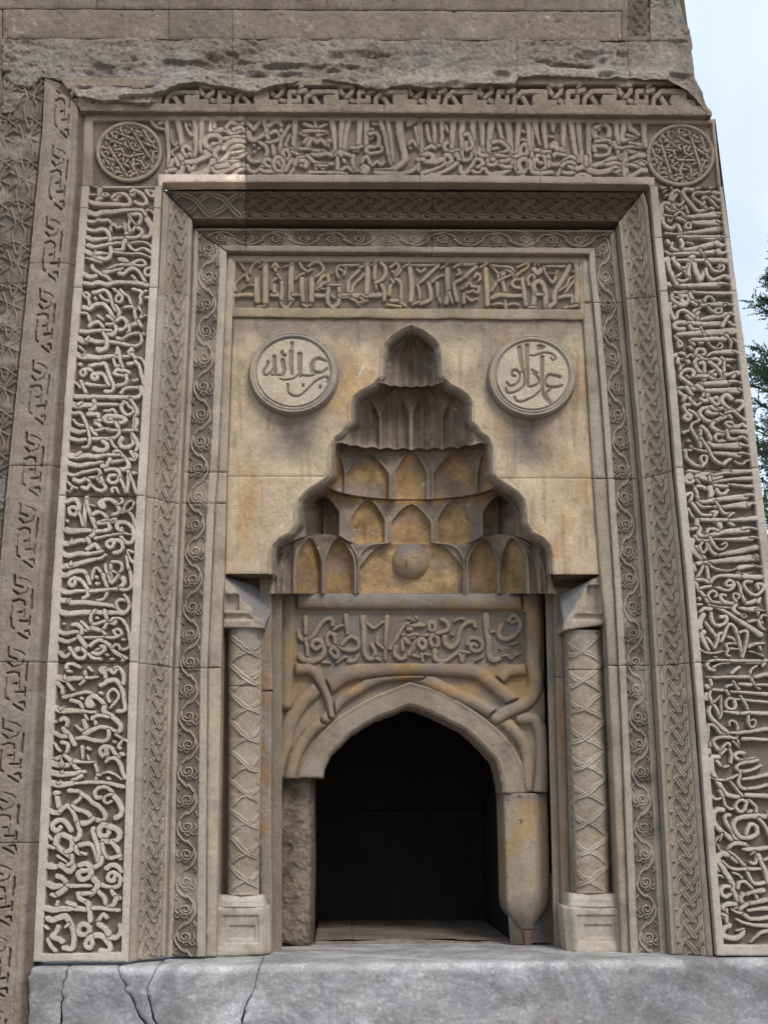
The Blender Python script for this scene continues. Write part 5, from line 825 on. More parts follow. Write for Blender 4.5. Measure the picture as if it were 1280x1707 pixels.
# moulded rim following the stepped outline
ci = [inset(CD, d) for d in (-1.5, 10.5)]
def rim_c(X, Y, a, H, t): return lerpc((.46, .385, .28), (.27, .225, .18), ss(.3, .75, a))*(1+.2*fbm(X, Y, 9, 3, 51))[..., None]
q = [0]+list(range(1, 699, 2))+[699]
strip('hood_moulding', nch, MAT['marble'], [(ci[0][i][0], min(ci[0][i][1], 957), -80) for i in q], [(ci[1][i][0], min(ci[1][i][1], 962), -92) for i in q],
      h=lambda X, Y, a, t: 3.2*np.exp(-((a-.15)*8)**2)-3*np.exp(-((a-.42)*12)**2)+2.2*np.exp(-((a-.66)*9)**2)-5*ss(.82, 1, a)+.5*fbm(X, Y, 6, 2, 9), col=rim_c, step=1.2, thick=6, nu=13, edge=.4)

# --- hood surface as a depth map of the real vault
X0, X1, Y0, Y1, st_ = 440, 934, 538, 990, 1.05
gx = np.arange(X0, X1, st_); gy = np.arange(Y0, Y1, st_); X, Y = np.meshgrid(gx, gy)
dx = X-XC; ad = np.abs(dx)
def sdx(f): return np.abs(dx)
# tier lower edges (drop towards the centre where the vault is deepest)
b1 = 636+8*np.sqrt(np.clip(1-(ad/50)**2, 0, 1))+2.6*np.abs(((ad/17.5) % 1)-.5)*2
b2 = 738+9*np.sqrt(np.clip(1-(ad/105)**2, 0, 1))+4*np.abs((((ad)/26) % 1)-.5)*2
b3 = 806+27*np.sqrt(np.clip(1-(ad/142)**2, 0, 1))
b4 = np.interp(ad, [0, 36, 70, 90, 106, 119, 150, 168, 182, 200, 235], [905, 905, 905, 908, 902, 894, 890, 893, 896, 903, 925])
tier = (Y > b1).astype(int)+(Y > b2)+(Y > b3)+(Y > b4)
def plan(w, p=2.0): return np.power(np.clip(1-(ad/w)**p, 0, 1), .5)
Dm = np.full(X.shape, -90.0)
# tier 0: fluted hood
s0_ = plan(42); f0 = (Y-552)/(b1-552)
t0 = -92-44*s0_*ss(-.1, .5, f0)
fl = np.abs(np.cos(np.pi*dx/(15.0*np.maximum(ss(.0, .55, f0)*.75+.25, .1))))
t0 = t0-7.5*(fl)**.8+4
# tier 1: pointed fluted cells
t1 = -96-74*plan(104)
def cell(cx, hw, top, bot, apex=.5):
    """signed inside-ness of a pointed arch cell: returns (mask distance in px, local x -1..1, local y)"""
    lx = (X-cx)/hw; ly = (Y-top)/(bot-top); wv = np.power(np.clip(ly/.42, 0, 1), .55)
    d = (wv-np.abs(lx))*hw; d = np.where((ly < 0) | (ly > 1.05), -9, d); return d, lx, ly
rib = np.full(X.shape, 99.0); Dc = t1.copy()
for cx, hw in ((XC-27, 25), (XC+27, 25)):
    d, lx, ly = cell(cx, hw, 650, 748); k = ss(0, 2.5, d); scoop = 9+12*np.sqrt(np.clip(1-lx**2, 0, 1))-8*np.abs(np.sin(lx*np.pi*1.5))**1.6
    Dc = Dc-k*scoop*ss(-.05, .35, ly); rib = np.minimum(rib, np.where(d > -9, np.abs(d), 99))
for sgn in (-1, 1):
    d, lx, ly = cell(XC+sgn*76, 25, 662, 746); k = ss(0, 2.5, d)
    Dc = Dc-k*(7+9*np.sqrt(np.clip(1-lx**2, 0, 1))-7*np.abs(np.sin(lx*np.pi*1.5))**1.6)*ss(-.05, .35, ly); rib = np.minimum(rib, np.where(d > -9, np.abs(d), 99))
t1 = Dc+5*np.exp(-(rib/2.1)**2)+6*ss(18, 0, Y-b1)
# tier 2: panels between slender ribs
t2 = -100-96*plan(142); rib2 = np.full(X.shape, 99.0); pan = np.zeros(X.shape)
for cx, hw, top in ((XC, 27, 753), (XC-73, 37, 757), (XC+73, 37, 757), (XC-124, 14, 752), (XC+124, 14, 752)):
    d, lx, ly = cell(cx, hw, top, 838); k = ss(.5, 2.5, d); t2 = t2-7*k; pan = np.maximum(pan, k); rib2 = np.minimum(rib2, np.where(d > -8, np.abs(d), 99))
t2 = t2+5*np.exp(-(rib2/2.3)**2)+5*ss(14, 0, Y-b2)
for ex in (-36, 36): t2 = t2+4.5*np.exp(-((dx-ex)/2.2)**2)*ss(775, 800, Y)
# tier 3
rib = np.where(tier == 3, 99, rib)
t3 = -106-98*plan(190)
for cx, hw, top, dd in ((XC, 34, 841, 8), (XC-72, 29, 833, 6), (XC+72, 29, 833, 6), (XC-148, 29, 826, 26), (XC+148, 29, 826, 26)):
    d, lx, ly = cell(cx, hw, top, 915 if dd < 20 else 893); k = ss(.3, 2.8, d); deep = dd
    if dd == 6: deep = 5+4*np.abs(lx+ (.25 if cx < XC else -.25))
    if dd == 26: deep = 20+34*np.clip(1-np.abs(lx)*1.05, 0, 1)-20*np.exp(-((lx-.12*np.sign(XC-cx))/.10)**2)
    t3 = t3-deep*k; pan = np.maximum(pan, k*(dd != 26)*(tier == 3)*.9); t3 = t3+(3.5*np.exp(-((lx-(-.12 if cx < XC else .12))/.05)**2)*ss(.25, .5, ly)*k if dd == 6 else 0); rib = np.where(tier == 3, np.minimum(rib, np.where(d > -6, np.abs(d), 99)), rib)
r3 = np.full(X.shape, 99.0)
t3 = t3+4*np.exp(-(np.where(tier == 3, rib, 99)/2.1)**2)+5*ss(16, 0, Y-b3)
# tier 4 with the flat back and springing ribs
t4 = -112-98*ss(1.0, .55, ad/238)
rb = Field(X0-5, 870, X1+5, 1000, .8)
def R2(P, w=4.4):
    for m in (1, -1): rb.stroke([(XC+m*(x-XC), y) for x, y in P], w, w, 1, bevel=1.6, cut=.0, dome=.4)
R2([(597, 990), (597, 945), (600, 925), (612, 912), (628, 906), (650, 905)]); R2([(592, 990), (592, 945), (588, 925), (578, 910), (566, 896)]); R2([(536, 990), (536, 945), (533, 925), (525, 908), (516, 895)])
R2([(540, 990), (540, 940), (546, 920), (556, 904), (566, 896)]); R2([(490, 990), (490, 945), (493, 925), (503, 907), (516, 895)]); R2([(470, 990), (474, 950), (486, 920), (505, 902)], 3)
R2([(462, 990), (463, 952), (471, 926), (490, 906), (512, 897)], 3); R2([(478, 990), (481, 948), (492, 922), (508, 904)], 2.4); R2([(597, 990), (597, 945), (594, 925), (584, 908)], 3); R2([(650, 905), (651, 870)], 3.5)
rbs = rb.sample(X, Y); t4 = t4+7*rbs*ss(905, 935, Y)+4*rbs
pm = ss(0, 3, (34+53*np.sqrt(np.clip((Y-905)/42, 0, 1)))-ad-1)
for cx in (121, 169):
    d, lx, ly = cell(XC+cx, 25 if cx < 150 else 22, 896, 1100); d2 = (np.sqrt(np.clip((Y-897)/40, 0, 1))-np.abs((ad-cx)/(24 if cx < 150 else 21)))*24; pm = np.maximum(pm, ss(0, 3, np.where(Y > 897, d2, -9)))
outer_cell = ss(190, 200, ad); t4 = t4+13-13*pm*(1-outer_cell)-13*outer_cell+4*np.cos((ad-195)/9*np.pi)*outer_cell
t4 = t4+5*ss(12, 0, Y-b4)
Dm = np.choose(tier, [t0, t1, t2, t3, t4])
# overhanging lips at the foot of every tier
for bb, amp in ((b1, 7), (b2, 9), (b3, 6), (b4, 5)):
    Dm = Dm+amp*np.exp(-np.clip(bb-Y, 0, 99)/5)*(Y <= bb)*(1 if bb is not b4 else (ad > 38))-4*np.exp(-np.clip(Y-bb, 0, 99)/3)*(Y > bb)*(1 if bb is not b4 else (ad > 38))
# blend to the rim
from_edge = np.full(X.shape, 60.0)
for p in CD[::4]: from_edge = np.minimum(from_edge, (X-p[0])**2+(Y-p[1])**2) if False else from_edge
E2 = np.full(X.shape, 1e9)
for p in CD[::3]: E2 = np.minimum(E2, (X-p[0])**2+(Y-p[1])**2)
ed = np.sqrt(E2); Dm = np.maximum(Dm, -92-(np.clip(ed-9, 0, 99))**1.15*4.6); 
Dm = Dm+.8*fbm(X, Y, 18, 4, 501)+.4*fbm(X, Y, 4, 2, 502)
hp = [tuple(p) for p in inset(CD, 6)]+[(929, 992), (445, 992)]
mk = inpoly(X, Y, hp)
ribm = np.exp(-(np.where(tier == 1, rib, 99)/2.5)**2)+np.exp(-(np.where(tier == 2, rib2, 99)/2.2)**2)+np.exp(-(np.where(tier == 3, rib, 99)/2.5)**2)+np.where(tier == 4, rbs, 0)
pan4 = (tier == 4)*ss(.4, 0, rbs)*ss(50, 30, np.abs(ad-50)-75+20)
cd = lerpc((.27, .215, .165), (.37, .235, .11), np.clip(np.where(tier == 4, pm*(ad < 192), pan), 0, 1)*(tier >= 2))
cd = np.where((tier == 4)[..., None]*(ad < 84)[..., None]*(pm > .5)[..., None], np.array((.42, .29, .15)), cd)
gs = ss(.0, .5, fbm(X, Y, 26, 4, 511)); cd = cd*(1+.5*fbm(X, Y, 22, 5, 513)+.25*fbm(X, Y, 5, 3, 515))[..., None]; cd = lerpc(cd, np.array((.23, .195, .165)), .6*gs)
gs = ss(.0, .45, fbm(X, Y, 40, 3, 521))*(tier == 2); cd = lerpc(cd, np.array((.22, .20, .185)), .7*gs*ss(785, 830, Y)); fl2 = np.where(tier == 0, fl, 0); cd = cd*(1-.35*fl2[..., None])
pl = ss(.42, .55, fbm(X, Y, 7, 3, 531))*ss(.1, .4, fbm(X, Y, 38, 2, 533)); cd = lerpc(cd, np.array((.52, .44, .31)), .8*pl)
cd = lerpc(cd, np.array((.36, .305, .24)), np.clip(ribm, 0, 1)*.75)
P = W(X, Y, Dm)
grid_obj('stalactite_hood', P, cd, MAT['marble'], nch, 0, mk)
# dark shell closing the vault behind
bed(nch, [(520, 560), (850, 560), (930, 990), (440, 990)], -240, (.08, .06, .05))
# boss
def boss(cx, cy, r, D):
    th = np.linspace(0, math.pi*.62, 22)[:, None]; ph = np.linspace(0, 2*math.pi, 44)[None, :]
    c = w1(cx, cy, D); R = r*S*1.1; A_ = np.sin(th)*np.cos(ph); B_ = np.sin(th)*np.sin(ph); Cc = np.cos(th)+0*ph
    k = 1-.05*ss(.2, .6, fbm(A_*40, B_*40, 14, 4, 7))*ss(.5, .8, Cc)+.006*fbm(A_*60, B_*60, 5, 3, 8)
    V = np.stack([c[0]+R*A_*k, c[1]-R*(Cc*k)*.9+R*.25, c[2]+R*B_*k], -1)
    C = lerpc((.38, .285, .185), (.23, .205, .19), ss(.0, .6, B_+.3*fbm(A_*40, B_*40, 20, 3, 9))); C = lerpc(C, np.array((.17, .11, .07)), .7*ss(.3, .5, fbm(A_*40, B_*40, 10, 3, 17))*ss(.7, .9, Cc))
    return grid_obj('boss', V, C, MAT['marble'], nch, 0)
boss(684.5, 935, 33, -208)
# ================================================================== roundels
def roundel(nm, cx, cy, ro, key, label):
    r0 = thing(nm, label, 'roundel', tuple(w1(cx, cy, -82)), group='script roundels on the spandrels')
    Fd = Field(cx-80, cy-80, cx+80, cy+80, .5); draw_traces(key, Fd, 1.0, bevel=1.0, cut=0, gap=.5)
    rx, ry = ro
    for part, ra, rb_, nn in (('face', 0, .83, 62), ('rim', .83, 1.13, 26)):
        r = np.linspace(ra, rb_, nn)[:, None]; th = np.linspace(0, 2*math.pi, 180)[None, :]
        X = cx+r*rx*np.cos(th); Y = cy+r*ry*np.sin(th); rr = r+0*th
        if part == 'face':
            H = 17-3.8*Fd.sample(X, Y)+.3*fbm(X, Y, 9, 3, 3); C = lerpc((.56, .49, .37), (.29, .245, .19), ss(.35, .9, Fd.sample(X, Y)))
            w = ss(.15, .5, fbm(X, Y, 20, 4, 13+int(cx)))*.4; C = lerpc(C, np.array((.44, .34, .22)), w); P = W(X, Y, 0*X-82-0.0)
        else:
            H = 17-3.5*np.exp(-((rr-.855)/.018)**2)+2.2*np.exp(-((rr-.91)/.03)**2)-.8*np.exp(-((rr-.945)/.01)**2)+1.6*np.exp(-((rr-.98)/.03)**2)-19.5*ss(.985, 1.07, rr)**1.2+.3*fbm(X, Y, 6, 3, 3)
            C = lerpc((.43, .37, .285), (.27, .235, .20), ss(.96, 1.05, rr)); C = lerpc(C, np.array((.27, .25, .235)), ss(.0, .4, fbm(X, Y, 30, 3, 23))*.6+.0*rr); P = W(X, Y, 0*X-82)
        P[..., 1] -= H*S; C = C*np.ones(X.shape+(1,))
        grid_obj(part, P, C, MAT['marble'], r0, 0)
    return r0
TRACE['rondL2'] = [(400, 550, 1.40625, """6.5 4|61 30 61 38 61 46 62 56;5 3|62 20 62 26;6.5 4.5|71 33 71 42 71 50 72 58;2.6 2.2|70 56 66 60 61 62 54 63 48 62;4 3|34 42 32 47 28 54 30 57;2.2 2.2|28 57 33 57 38 53 40 48;5.4 4.5|41 36 41 44 42 50 42 55;5.4 4.5|51 40 52 46 53 52 51 57
4 4|50 30 51 34 54 34;2.6 2.6|38 57 44 57 50 57 53 53;2.6 2.6|72 57 78 58 84 58 90 56;6 3|86 52 85 46 88 40 94 38 102 41;4 3|86 50 90 54 97 54 103 50;3 2.4|57 68 57 76 60 80 66 82 72 81 80 74 88 66 96 61 104 60 103 66;3.6 3.6|75 69 75 70;3.4 3.4|95 71 95 72""")]
TRACE['rondR2'] = [(800, 550, 1.328, """7 4.5|48 27 49 36 50 44 51 52;6.4 3.4|57 24 57 34 57 46 58 56 58 66 58 74;2.2 2.2|50 57 56 53;3.4 3|53 57 54 66 53 74 49 78 42 82 36 83 32 82 31 78;3.6 3|42 62 38 60 40 55 45 55 48 60 47 68 42 73 36 74 32 70
3 3|63 54 70 58;3.6 2.8|65 58 71 64 72 70 66 74 60 75 58 73;8 6|73 26 77 26;5.4 4|76 38 76 50 76 62 76 72 77 82 80 90 86 95;2.2 3|61 36 68 36 76 33 84 33 91 36 93 41 89 42 87 39;4.6 3|98 63 90 61 84 61 80 68 82 74 90 76 101 74;3 2|86 79 82 82 82 87 86 93;2.6 3|74 80 66 87 58 91 50 94 43 92 42 88""")]
roundel('roundel', 489.5, 626, (72, 66.5), 'rondL2', 'left round medallion, its script a row of uprights above one long curved stroke')
roundel('roundel', 885.0, 631, (71, 66.5), 'rondR2', 'right round medallion, its script with a curled flag stroke crossing the tall upright')
# ================================================================== arch panel
arp = thing('arch_panel', 'ochre stained arch panel with thick interlaced rolls and one line of script over the opening', 'arch', (0, .5, 1.8))
AK = 3.828; ax = lambda P: [(440+x*AK, 980+y*AK) for x, y in P]
DA = -205
FA = Field(460, 985, 920, 1330, 1.0)
kwr = dict(bevel=11, cut=.55, gap=3)
def roll(P, w0, w1_, hg=1): FA.stroke(ax(P), w0*AK*.96, w1_*AK*.96, hg, bevel=3, cut=.9, gap=2.5, dome=.9, keep=.0)
roll([(22, 45), (16, 51), (11, 60), (9, 72), (8, 84)], 7, 7); roll([(27, 57), (20, 63), (14, 73), (11, 84)], 6, 6)
roll([(103, 57), (110, 64), (114, 72), (115, 88)], 6, 6); roll([(112, 57), (118, 58), (121, 66), (121, 80), (120, 90)], 6, 8)
roll([(62, 36.5), (68, 39), (74, 42), (84, 47), (93, 51), (100, 55)], 7, 6)
roll([(27, 57), (34, 49), (42, 44), (50, 40), (60, 38.5), (68, 38)], 5.5, 5)
roll([(100, 44), (105, 37.5), (110, 36), (119, 36)], 6, 6)
roll([(28, 43), (36, 38), (46, 36), (58, 35), (70, 35), (84, 36), (92, 37), (98, 41), (104, 46), (109, 50)], 8, 6.5)
roll([(8, 36), (20, 36), (25, 42), (28, 49), (29.5, 56)], 7, 3.2)
roll([(8, 5.5), (116, 6)], 9, 9)
roll([(10, 3), (10, 20), (10, 34), (9.5, 44), (9.5, 51)], 9, 6)
roll([(116, 3), (117, 20), (117, 32), (118, 43), (114, 50), (106, 54), (101, 57)], 9, 6)
FS = Field(480, 1010, 890, 1120, .7); draw_traces('arch', FS, 1.0, bevel=1.7, cut=.5, gap=1.8, warp=.3, dome=.3)
OP = [(538, 1297), (540, 1289), (543, 1279), (550, 1262), (566, 1241), (585, 1224), (605, 1210), (626, 1199), (647, 1190), (668, 1181), (683, 1176), (697, 1181), (723, 1191), (746, 1202), (769, 1214), (788, 1228), (804, 1241), (816, 1254), (827, 1271), (833, 1288), (837, 1306), (839, 1322)]
OU = [(497, 1296), (502, 1280), (509, 1267), (520, 1245), (532, 1226), (548, 1210), (566, 1194), (587, 1181), (609, 1168), (632, 1157), (684, 1137), (716, 1146), (738, 1155), (762, 1168), (784, 1181), (804, 1195), (822, 1209), (842, 1228), (856, 1246), (866, 1263), (876, 1290), (881, 1322)]
OPd, OUd = densify(OP, 150), densify(OU, 150)
def arp_h(X, Y, a, t):
    H = 15*FA.sample(X, Y)
    inside = ss(492, 497, X)*ss(879, 874, X)*ss(1019, 1024, Y)*ss(np.interp(X, [490, 640, 700, 880], [1108, 1109, 1110, 1108])+2, np.interp(X, [490, 880], [1104, 1104]), Y)
    return np.where(inside > .5, -1+7*FS.sample(X, Y), H)+.5*fbm(X, Y, 8, 3, 601)+.8*fbm(X, Y, 40, 3, 602)
def arp_c(X, Y, a, H, t):
    o = ss(-.25, .35, fbm(X, Y, 46, 3, 611)); C = lerpc((.29, .225, .155), (.36, .24, .12), o)
    top = ss(1140, 1180, Y)*.6+ss(700, 560, X)*.0; C = lerpc(C, np.array((.33, .275, .205)), top)
    g = ss(2, -1, H-6*fbm(X, Y, 20, 2, 5))*.6; ins = ss(492, 497, X)*ss(879, 874, X)*ss(1019, 1024, Y)*ss(1110, 1104, Y)
    C = lerpc(C, lerpc((.20, .17, .14), (.32, .255, .185), ss(0, 4.5, H)), ins)
    gr = ss(.05, .45, fbm(X, Y, 34, 4, 612)); C = lerpc(C, np.array((.235, .215, .20)), .6*gr)
    led = ss(1012, 996, Y+5*fbm(X, Y, 22, 3, 613)); C = lerpc(C, np.array((.25, .235, .22)), .8*led)
    return C
pmask_poly = [(x, y) for x, y in inset(np.array(OUd), 5)]+[(885, 1340), (490, 1340)]
strip('carved_panel', arp, MAT['marble'], [(466, 991, DA), (466, 1150, DA), (467, 1298, DA)], [(905, 992, DA), (907, 1150, DA), (912, 1322, DA)], h=arp_h, col=arp_c, step=1.15, thick=30, edge=2, mask=lambda X, Y: ~inpoly(X, Y, pmask_poly) & ~((Y > 1299) & (X < 600)), seed=9)
def vo_c(X, Y, a, H, t):
    C = lerpc((.37, .31, .235), (.33, .265, .19), ss(-.2, .5, fbm(X, Y, 40, 3, 631))); return lerpc(C, np.array((.22, .19, .17)), .55*ss(.1, .5, fbm(X, Y, 22, 4, 632)))
strip('archivolt', arp, MAT['marble'], [(x, y, DA+9) for x, y in OUd], [(x+2.2*float(fbm(np.array(x), np.array(y), 14, 4, 12)), y+2.2*float(fbm(np.array(x), np.array(y), 14, 4, 13)), DA+6) for x, y in OPd], h=lambda X, Y, a, t: 2*np.exp(-((a-.06)*14)**2)+.8*fbm(X, Y, 14, 3, 641)-4*ss(.86, 1, a), col=vo_c, step=1.4, thick=95, edge=1.5)
# hanging pointed pillar on the right of the opening
pp_l = [(839, 1323), (841, 1380), (843, 1450), (844, 1500), (846, 1518), (853, 1530), (864, 1543), (872, 1552)]
pp_r = [(912, 1323), (914, 1380), (915, 1450), (914, 1500), (910, 1514), (902, 1526), (893, 1540), (887, 1552)]
pl_, pr_ = densify(pp_l, 60), densify(pp_r, 60)
def pil_h(X, Y, a, t):
    pr = 20*(1-np.abs(a-.52)*1.9)**1.0; pr = np.minimum(pr, 15+0*a)+4*np.sqrt(np.clip(1-((a-.5)*2)**2, 0, 1)); pr = pr-1*np.exp(-((a-.53)*26)**2)*ss(1500, 1470, Y)+2.5*fbm(X, Y, 26, 3, 655)*ss(1480, 1520, Y)
    pits = ss(.36, .5, fbm(X, Y, 8, 3, 651))*ss(.0, .3, fbm(X, Y, 60, 2, 652)); return pr*ss(1556, 1505, Y)**.6-2.2*pits+.6*fbm(X, Y, 20, 3, 653)
def pil_c(X, Y, a, H, t):
    C = lerpc((.43, .35, .25), (.44, .325, .18), ss(-.1, .4, fbm(X, Y*.5, 34, 3, 661))*ss(1480, 1420, Y)); C = lerpc(C, np.array((.25, .20, .165)), .8*ss(1485, 1520, Y+10*fbm(X, Y, 20, 2, 3)+20*a))
    p = ss(.36, .5, fbm(X, Y, 8, 3, 651))*ss(.0, .3, fbm(X, Y, 60, 2, 652)); C = lerpc(C, np.array((.22, .16, .11)), .7*p); return lerpc(C, np.array((.22, .18, .19)), .6*ss(1350, 1325, Y))
strip('hanging_pillar', arp, MAT['marble'], [(x, y, DA-6) for x, y in pl_], [(x, y, DA-6) for x, y in pr_], h=pil_h, col=pil_c, step=1.2, thick=95, edge=2)
strip('pillar_drop', arp, MAT['marble'], [(871, 1552, DA-2), (874, 1588, DA-2)], [(888, 1552, DA-2), (886, 1588, DA-2)], h=lambda X, Y, a, t: 6*np.sqrt(np.clip(1-((a-.5)*2)**2, 0, 1)), col=(.17, .105, .08), step=1.5, thick=16)

# ================================================================== rough pier and jamb strips
pier = thing('rough_pier', 'rough hewn stone block standing left of the dark opening under the broken arch foot', 'stone', tuple(w1(490, 1580, -230)))
def pier_c(X, Y, a, H, t):
    C = lerpc((.15, .115, .085), (.27, .225, .165), ss(-4, 5, H)); C = lerpc(C, np.array((.33, .285, .22)), .6*ss(.45, .75, a)*ss(.95, .85, a)); return C*(1+.3*fbm(X, Y, 5, 3, 9))[..., None]*ss(1290, 1335, Y)[..., None]*1.0+C*.0+C*(1-ss(1290, 1335, Y))[..., None]*.75
strip('hewn_stone', pier, MAT['rough'], [(457, 1280, -222), (458, 1440, -222), (459, 1570, -222)], [(523, 1280, -232), (523, 1440, -232), (526, 1560, -232), (508, 1582, -232)] if False else [(523, 1280, -232), (524, 1440, -232), (521, 1584, -232)],
      h=lambda X, Y, a, t: 5*fbm(X, Y, 34, 4, 701)+3.5*fbm(X, Y, 8, 3, 702)-10*ss(.82, 1, a)**2-9*ss(1560, 1584, Y)**2+8*ss(.0, .25, a)-8, col=pier_c, step=1.4, thick=170, edge=3)
jam = thing('jamb', 'narrow brown stained stone strip between the left twisted column and the arch panel', 'jamb', tuple(w1(450, 1595, -150)), group=None)
def jam_c(seed, b0=(.33, .27, .205), b1=(.34, .21, .12)):
    def c(X, Y, a, H, t):
        C = lerpc(b0, b1, ss(-.1, .45, fbm(X*1.6, Y*.45, 20, 3, seed))); return lerpc(C, np.array((.26, .245, .23)), .5*ss(.0, .4, fbm(X, Y, 44, 3, seed+3)))
    return c
jh = lambda X, Y, a, t: .8*fbm(X, Y, 12, 3, 711)+.6*fbm(X, Y, 4, 2, 712)
for y0, y1 in ((962, 1152), (1153, 1596)):
    strip('jamb_stone', jam, MAT['marble'], [(436, y0, -128), (446, y1 if y1 < 1300 else 1594, -128)] if False else [(432, y0, -130), (433, (y0+y1)/2, -130), (436, y1, -130)], [(453, y0, -126), (452, (y0+y1)/2, -126), (455, y1-2, -126)], h=jh, col=jam_c(720), step=1.5, thick=60, edge=2)
    strip('jamb_stone', jam, MAT['marble'], [(453.5, y0, -128), (452.5, (y0+y1)/2, -128), (455.5, y1-2, -128)], [(464, y0, -200), (463, (y0+y1)/2, -215), (461, y1-12, -235)], h=jh, col=jam_c(730, (.30, .27, .24), (.30, .22, .15)), step=1.5, thick=10, edge=2)
jam2 = thing('jamb', 'narrow grey and brown stone strip between the right twisted column and the hanging pillar', 'jamb', tuple(w1(935, 1595, -150)))
for y0, y1 in ((980, 1128), (1129, 1594)):
    f = lambda x, y: x+(y-980)*.028
    strip('jamb_stone', jam2, MAT['marble'], [(f(910, y), y-(10 if y > 1500 else 0), -205) for y in (y0, y1)], [(f(921, y), y-(2 if y > 1500 else 0), -150) for y in (y0, y1)], h=jh, col=jam_c(740, (.27, .25, .235), (.25, .22, .19)), step=1.5, thick=10, edge=1.5)
    strip('jamb_stone', jam2, MAT['marble'], [(f(921.5, y), y, -150) for y in (y0, y1)], [(f(936, y), y, -146) for y in (y0, y1)], h=jh, col=jam_c(750, (.30, .235, .175), (.33, .20, .11)), step=1.5, thick=30, edge=2)
    strip('jamb_stone', jam2, MAT['marble'], [(f(937, y), y, -146) for y in (y0, y1)], [(f(955, y), y, -146) for y in (y0, y1)], h=jh, col=jam_c(760, (.31, .28, .245), (.27, .23, .18)), step=1.5, thick=40, edge=1.5)

# ================================================================== columns
cl_st = []
zc = tile([(6.4, 6.4, [(66, 4), (52, 15), (40, 26), (27, 33), (13, 45), (-6, 60)]), (6.6, 6.6, [(-6, -6), (8, 2), (20, 13), (31, 27), (44, 36), (66, 43)]), (4.2, 4.2, [(56, -6), (49, 6), (58, 20), (50, 34), (57, 50)]), (3.2, 3.2, [(6, 20), (-2, 32), (5, 46)])], 60, 48, 1, .3, dict(bevel=1.1, cut=.8, gap=1.5, groove=.6, keep=.2))
def column(label, xl, xr, yt, yb_, base, mirror, seed):
    c = thing('carved_column', label, 'column', tuple(w1((xl(yb_)+xr(yb_))/2, 1597, -118)), group='engaged columns beside the opening')
    def rise(a): return 30*np.sqrt(np.clip(1-((a-.5)*2)**2, 0, 1))**.8
    cutsy = [(yt, 1143), (1144, yb_)] if not mirror else [(yt, 1116), (1117, yb_)]
    def hh(X, Y, a, t):
        s = 1-a if mirror else a; th = np.arcsin(np.clip((s-.5)*2, -1, 1))/math.pi+.5
        g = zc(np.clip(th, 0, 1), Y*1.0+5*fbm(X, Y, 26, 3, seed)); return 3.8*(g-.5)*(1-.4*ss(.0, .45, fbm(X, Y, 34, 3, seed+9)))*ss(yt, yt+6, Y)*ss(yb_, yb_-5, Y)+.7*fbm(X, Y, 7, 3, seed+1)+.9*fbm(X, Y, 30, 3, seed+2)
    def cc(X, Y, a, H, t):
        C = lerpc((.38, .32, .24), (.50, .435, .345), ss(-1.8, .6, H)); C = lerpc(C, np.array((.36, .27, .18)), .5*ss(.1, .5, fbm(X, Y, 40, 3, seed+4))); return lerpc(C, np.array((.26, .235, .21)), .7*ss(yt+70, yt, Y+14*fbm(X, Y, 30, 2, 4)))
    for y0, y1 in cutsy:
        ys = np.linspace(y0, y1, 10); strip('shaft', c, MAT['marble'], [(xl(y), y, -124) for y in ys], [(xr(y), y, -124) for y in ys], h=hh, Df=lambda X, Y, a, t: rise(a), col=cc, step=1.1, thick=24, seed=seed, edge=1.2)
    # base: torus and panelled block
    bl, br_, b2 = base
    def tor(X, Y, a, t):
        k = (Y-yb_)/(1512-yb_); s = 30*np.sqrt(np.clip(1-((a-.5)*2)**2, 0, 1))**.5; return s*.9+5*np.sin(np.pi*np.clip(k, 0, 1))+6*ss(.55, 1, k)+.8*fbm(X, Y, 8, 3, seed+6)
    bc = lambda X, Y, a, H, t: lerpc(lerpc((.50, .45, .37), (.40, .34, .26), ss(-.1, .5, fbm(X, Y, 26, 3, seed+7))), np.array((.56, .53, .47)), .5*ss(1530, 1495, Y))
    strip('base_torus', c, MAT['marble'], [(bl+4, yb_-1, -124), (bl, 1512, -124)], [(br_-5, yb_-1, -124), (br_, 1512, -124)], h=tor, col=bc, step=1.3, thick=30, edge=2)
    def blk(X, Y, a, t):
        k = (Y-1512)/(b2-1512); px0, px1 = (.12, .80) if not mirror else (.20, .92)
        pn = ss(px0-.02, px0+.02, a)*ss(px1+.02, px1-.02, a)*ss(.16, .20, k)*ss(.74, .70, k); p2 = ss(px0+.10, px0+.13, a)*ss(px1-.06, px1-.09, a)*ss(.36, .40, k)*ss(.66, .62, k)
        cham = 18*ss(.80, 1, a)**1.5 if not mirror else 18*ss(.2, 0, a)**1.5
        return -3.5*pn-3.5*p2-cham-2.5*ss(.06, 0, k)+2.5*ss(.74, .9, k)+.9*fbm(X, Y, 14, 3, seed+8)
    strip('base_block', c, MAT['marble'], [(bl, 1512, -92), (bl+(0 if not mirror else 8), b2-1, -92)], [(br_+(2 if not mirror else 0), 1512, -92), (br_+(4 if not mirror else 2), b2-5, -92)], h=blk, col=bc, step=1.2, thick=90, edge=2.5)
    return c
column('left of the two engaged columns carved with twisting stems, on a cracked panelled base', ln((380, 1040), (381, 1200), (380, 1400), (379, 1490)), ln((437, 1040), (436, 1200), (433, 1400), (432, 1490)), 1046, 1493, (361, 446, 1597), False, 800)
column('right of the two engaged columns carved with twisting stems, on a splayed panelled base', ln((941, 1030), (948, 1200), (956, 1400), (959, 1489)), ln((1003, 1040), (1009, 1200), (1016, 1400), (1016, 1489)), 1050, 1490, (941, 1036, 1594), True, 820)
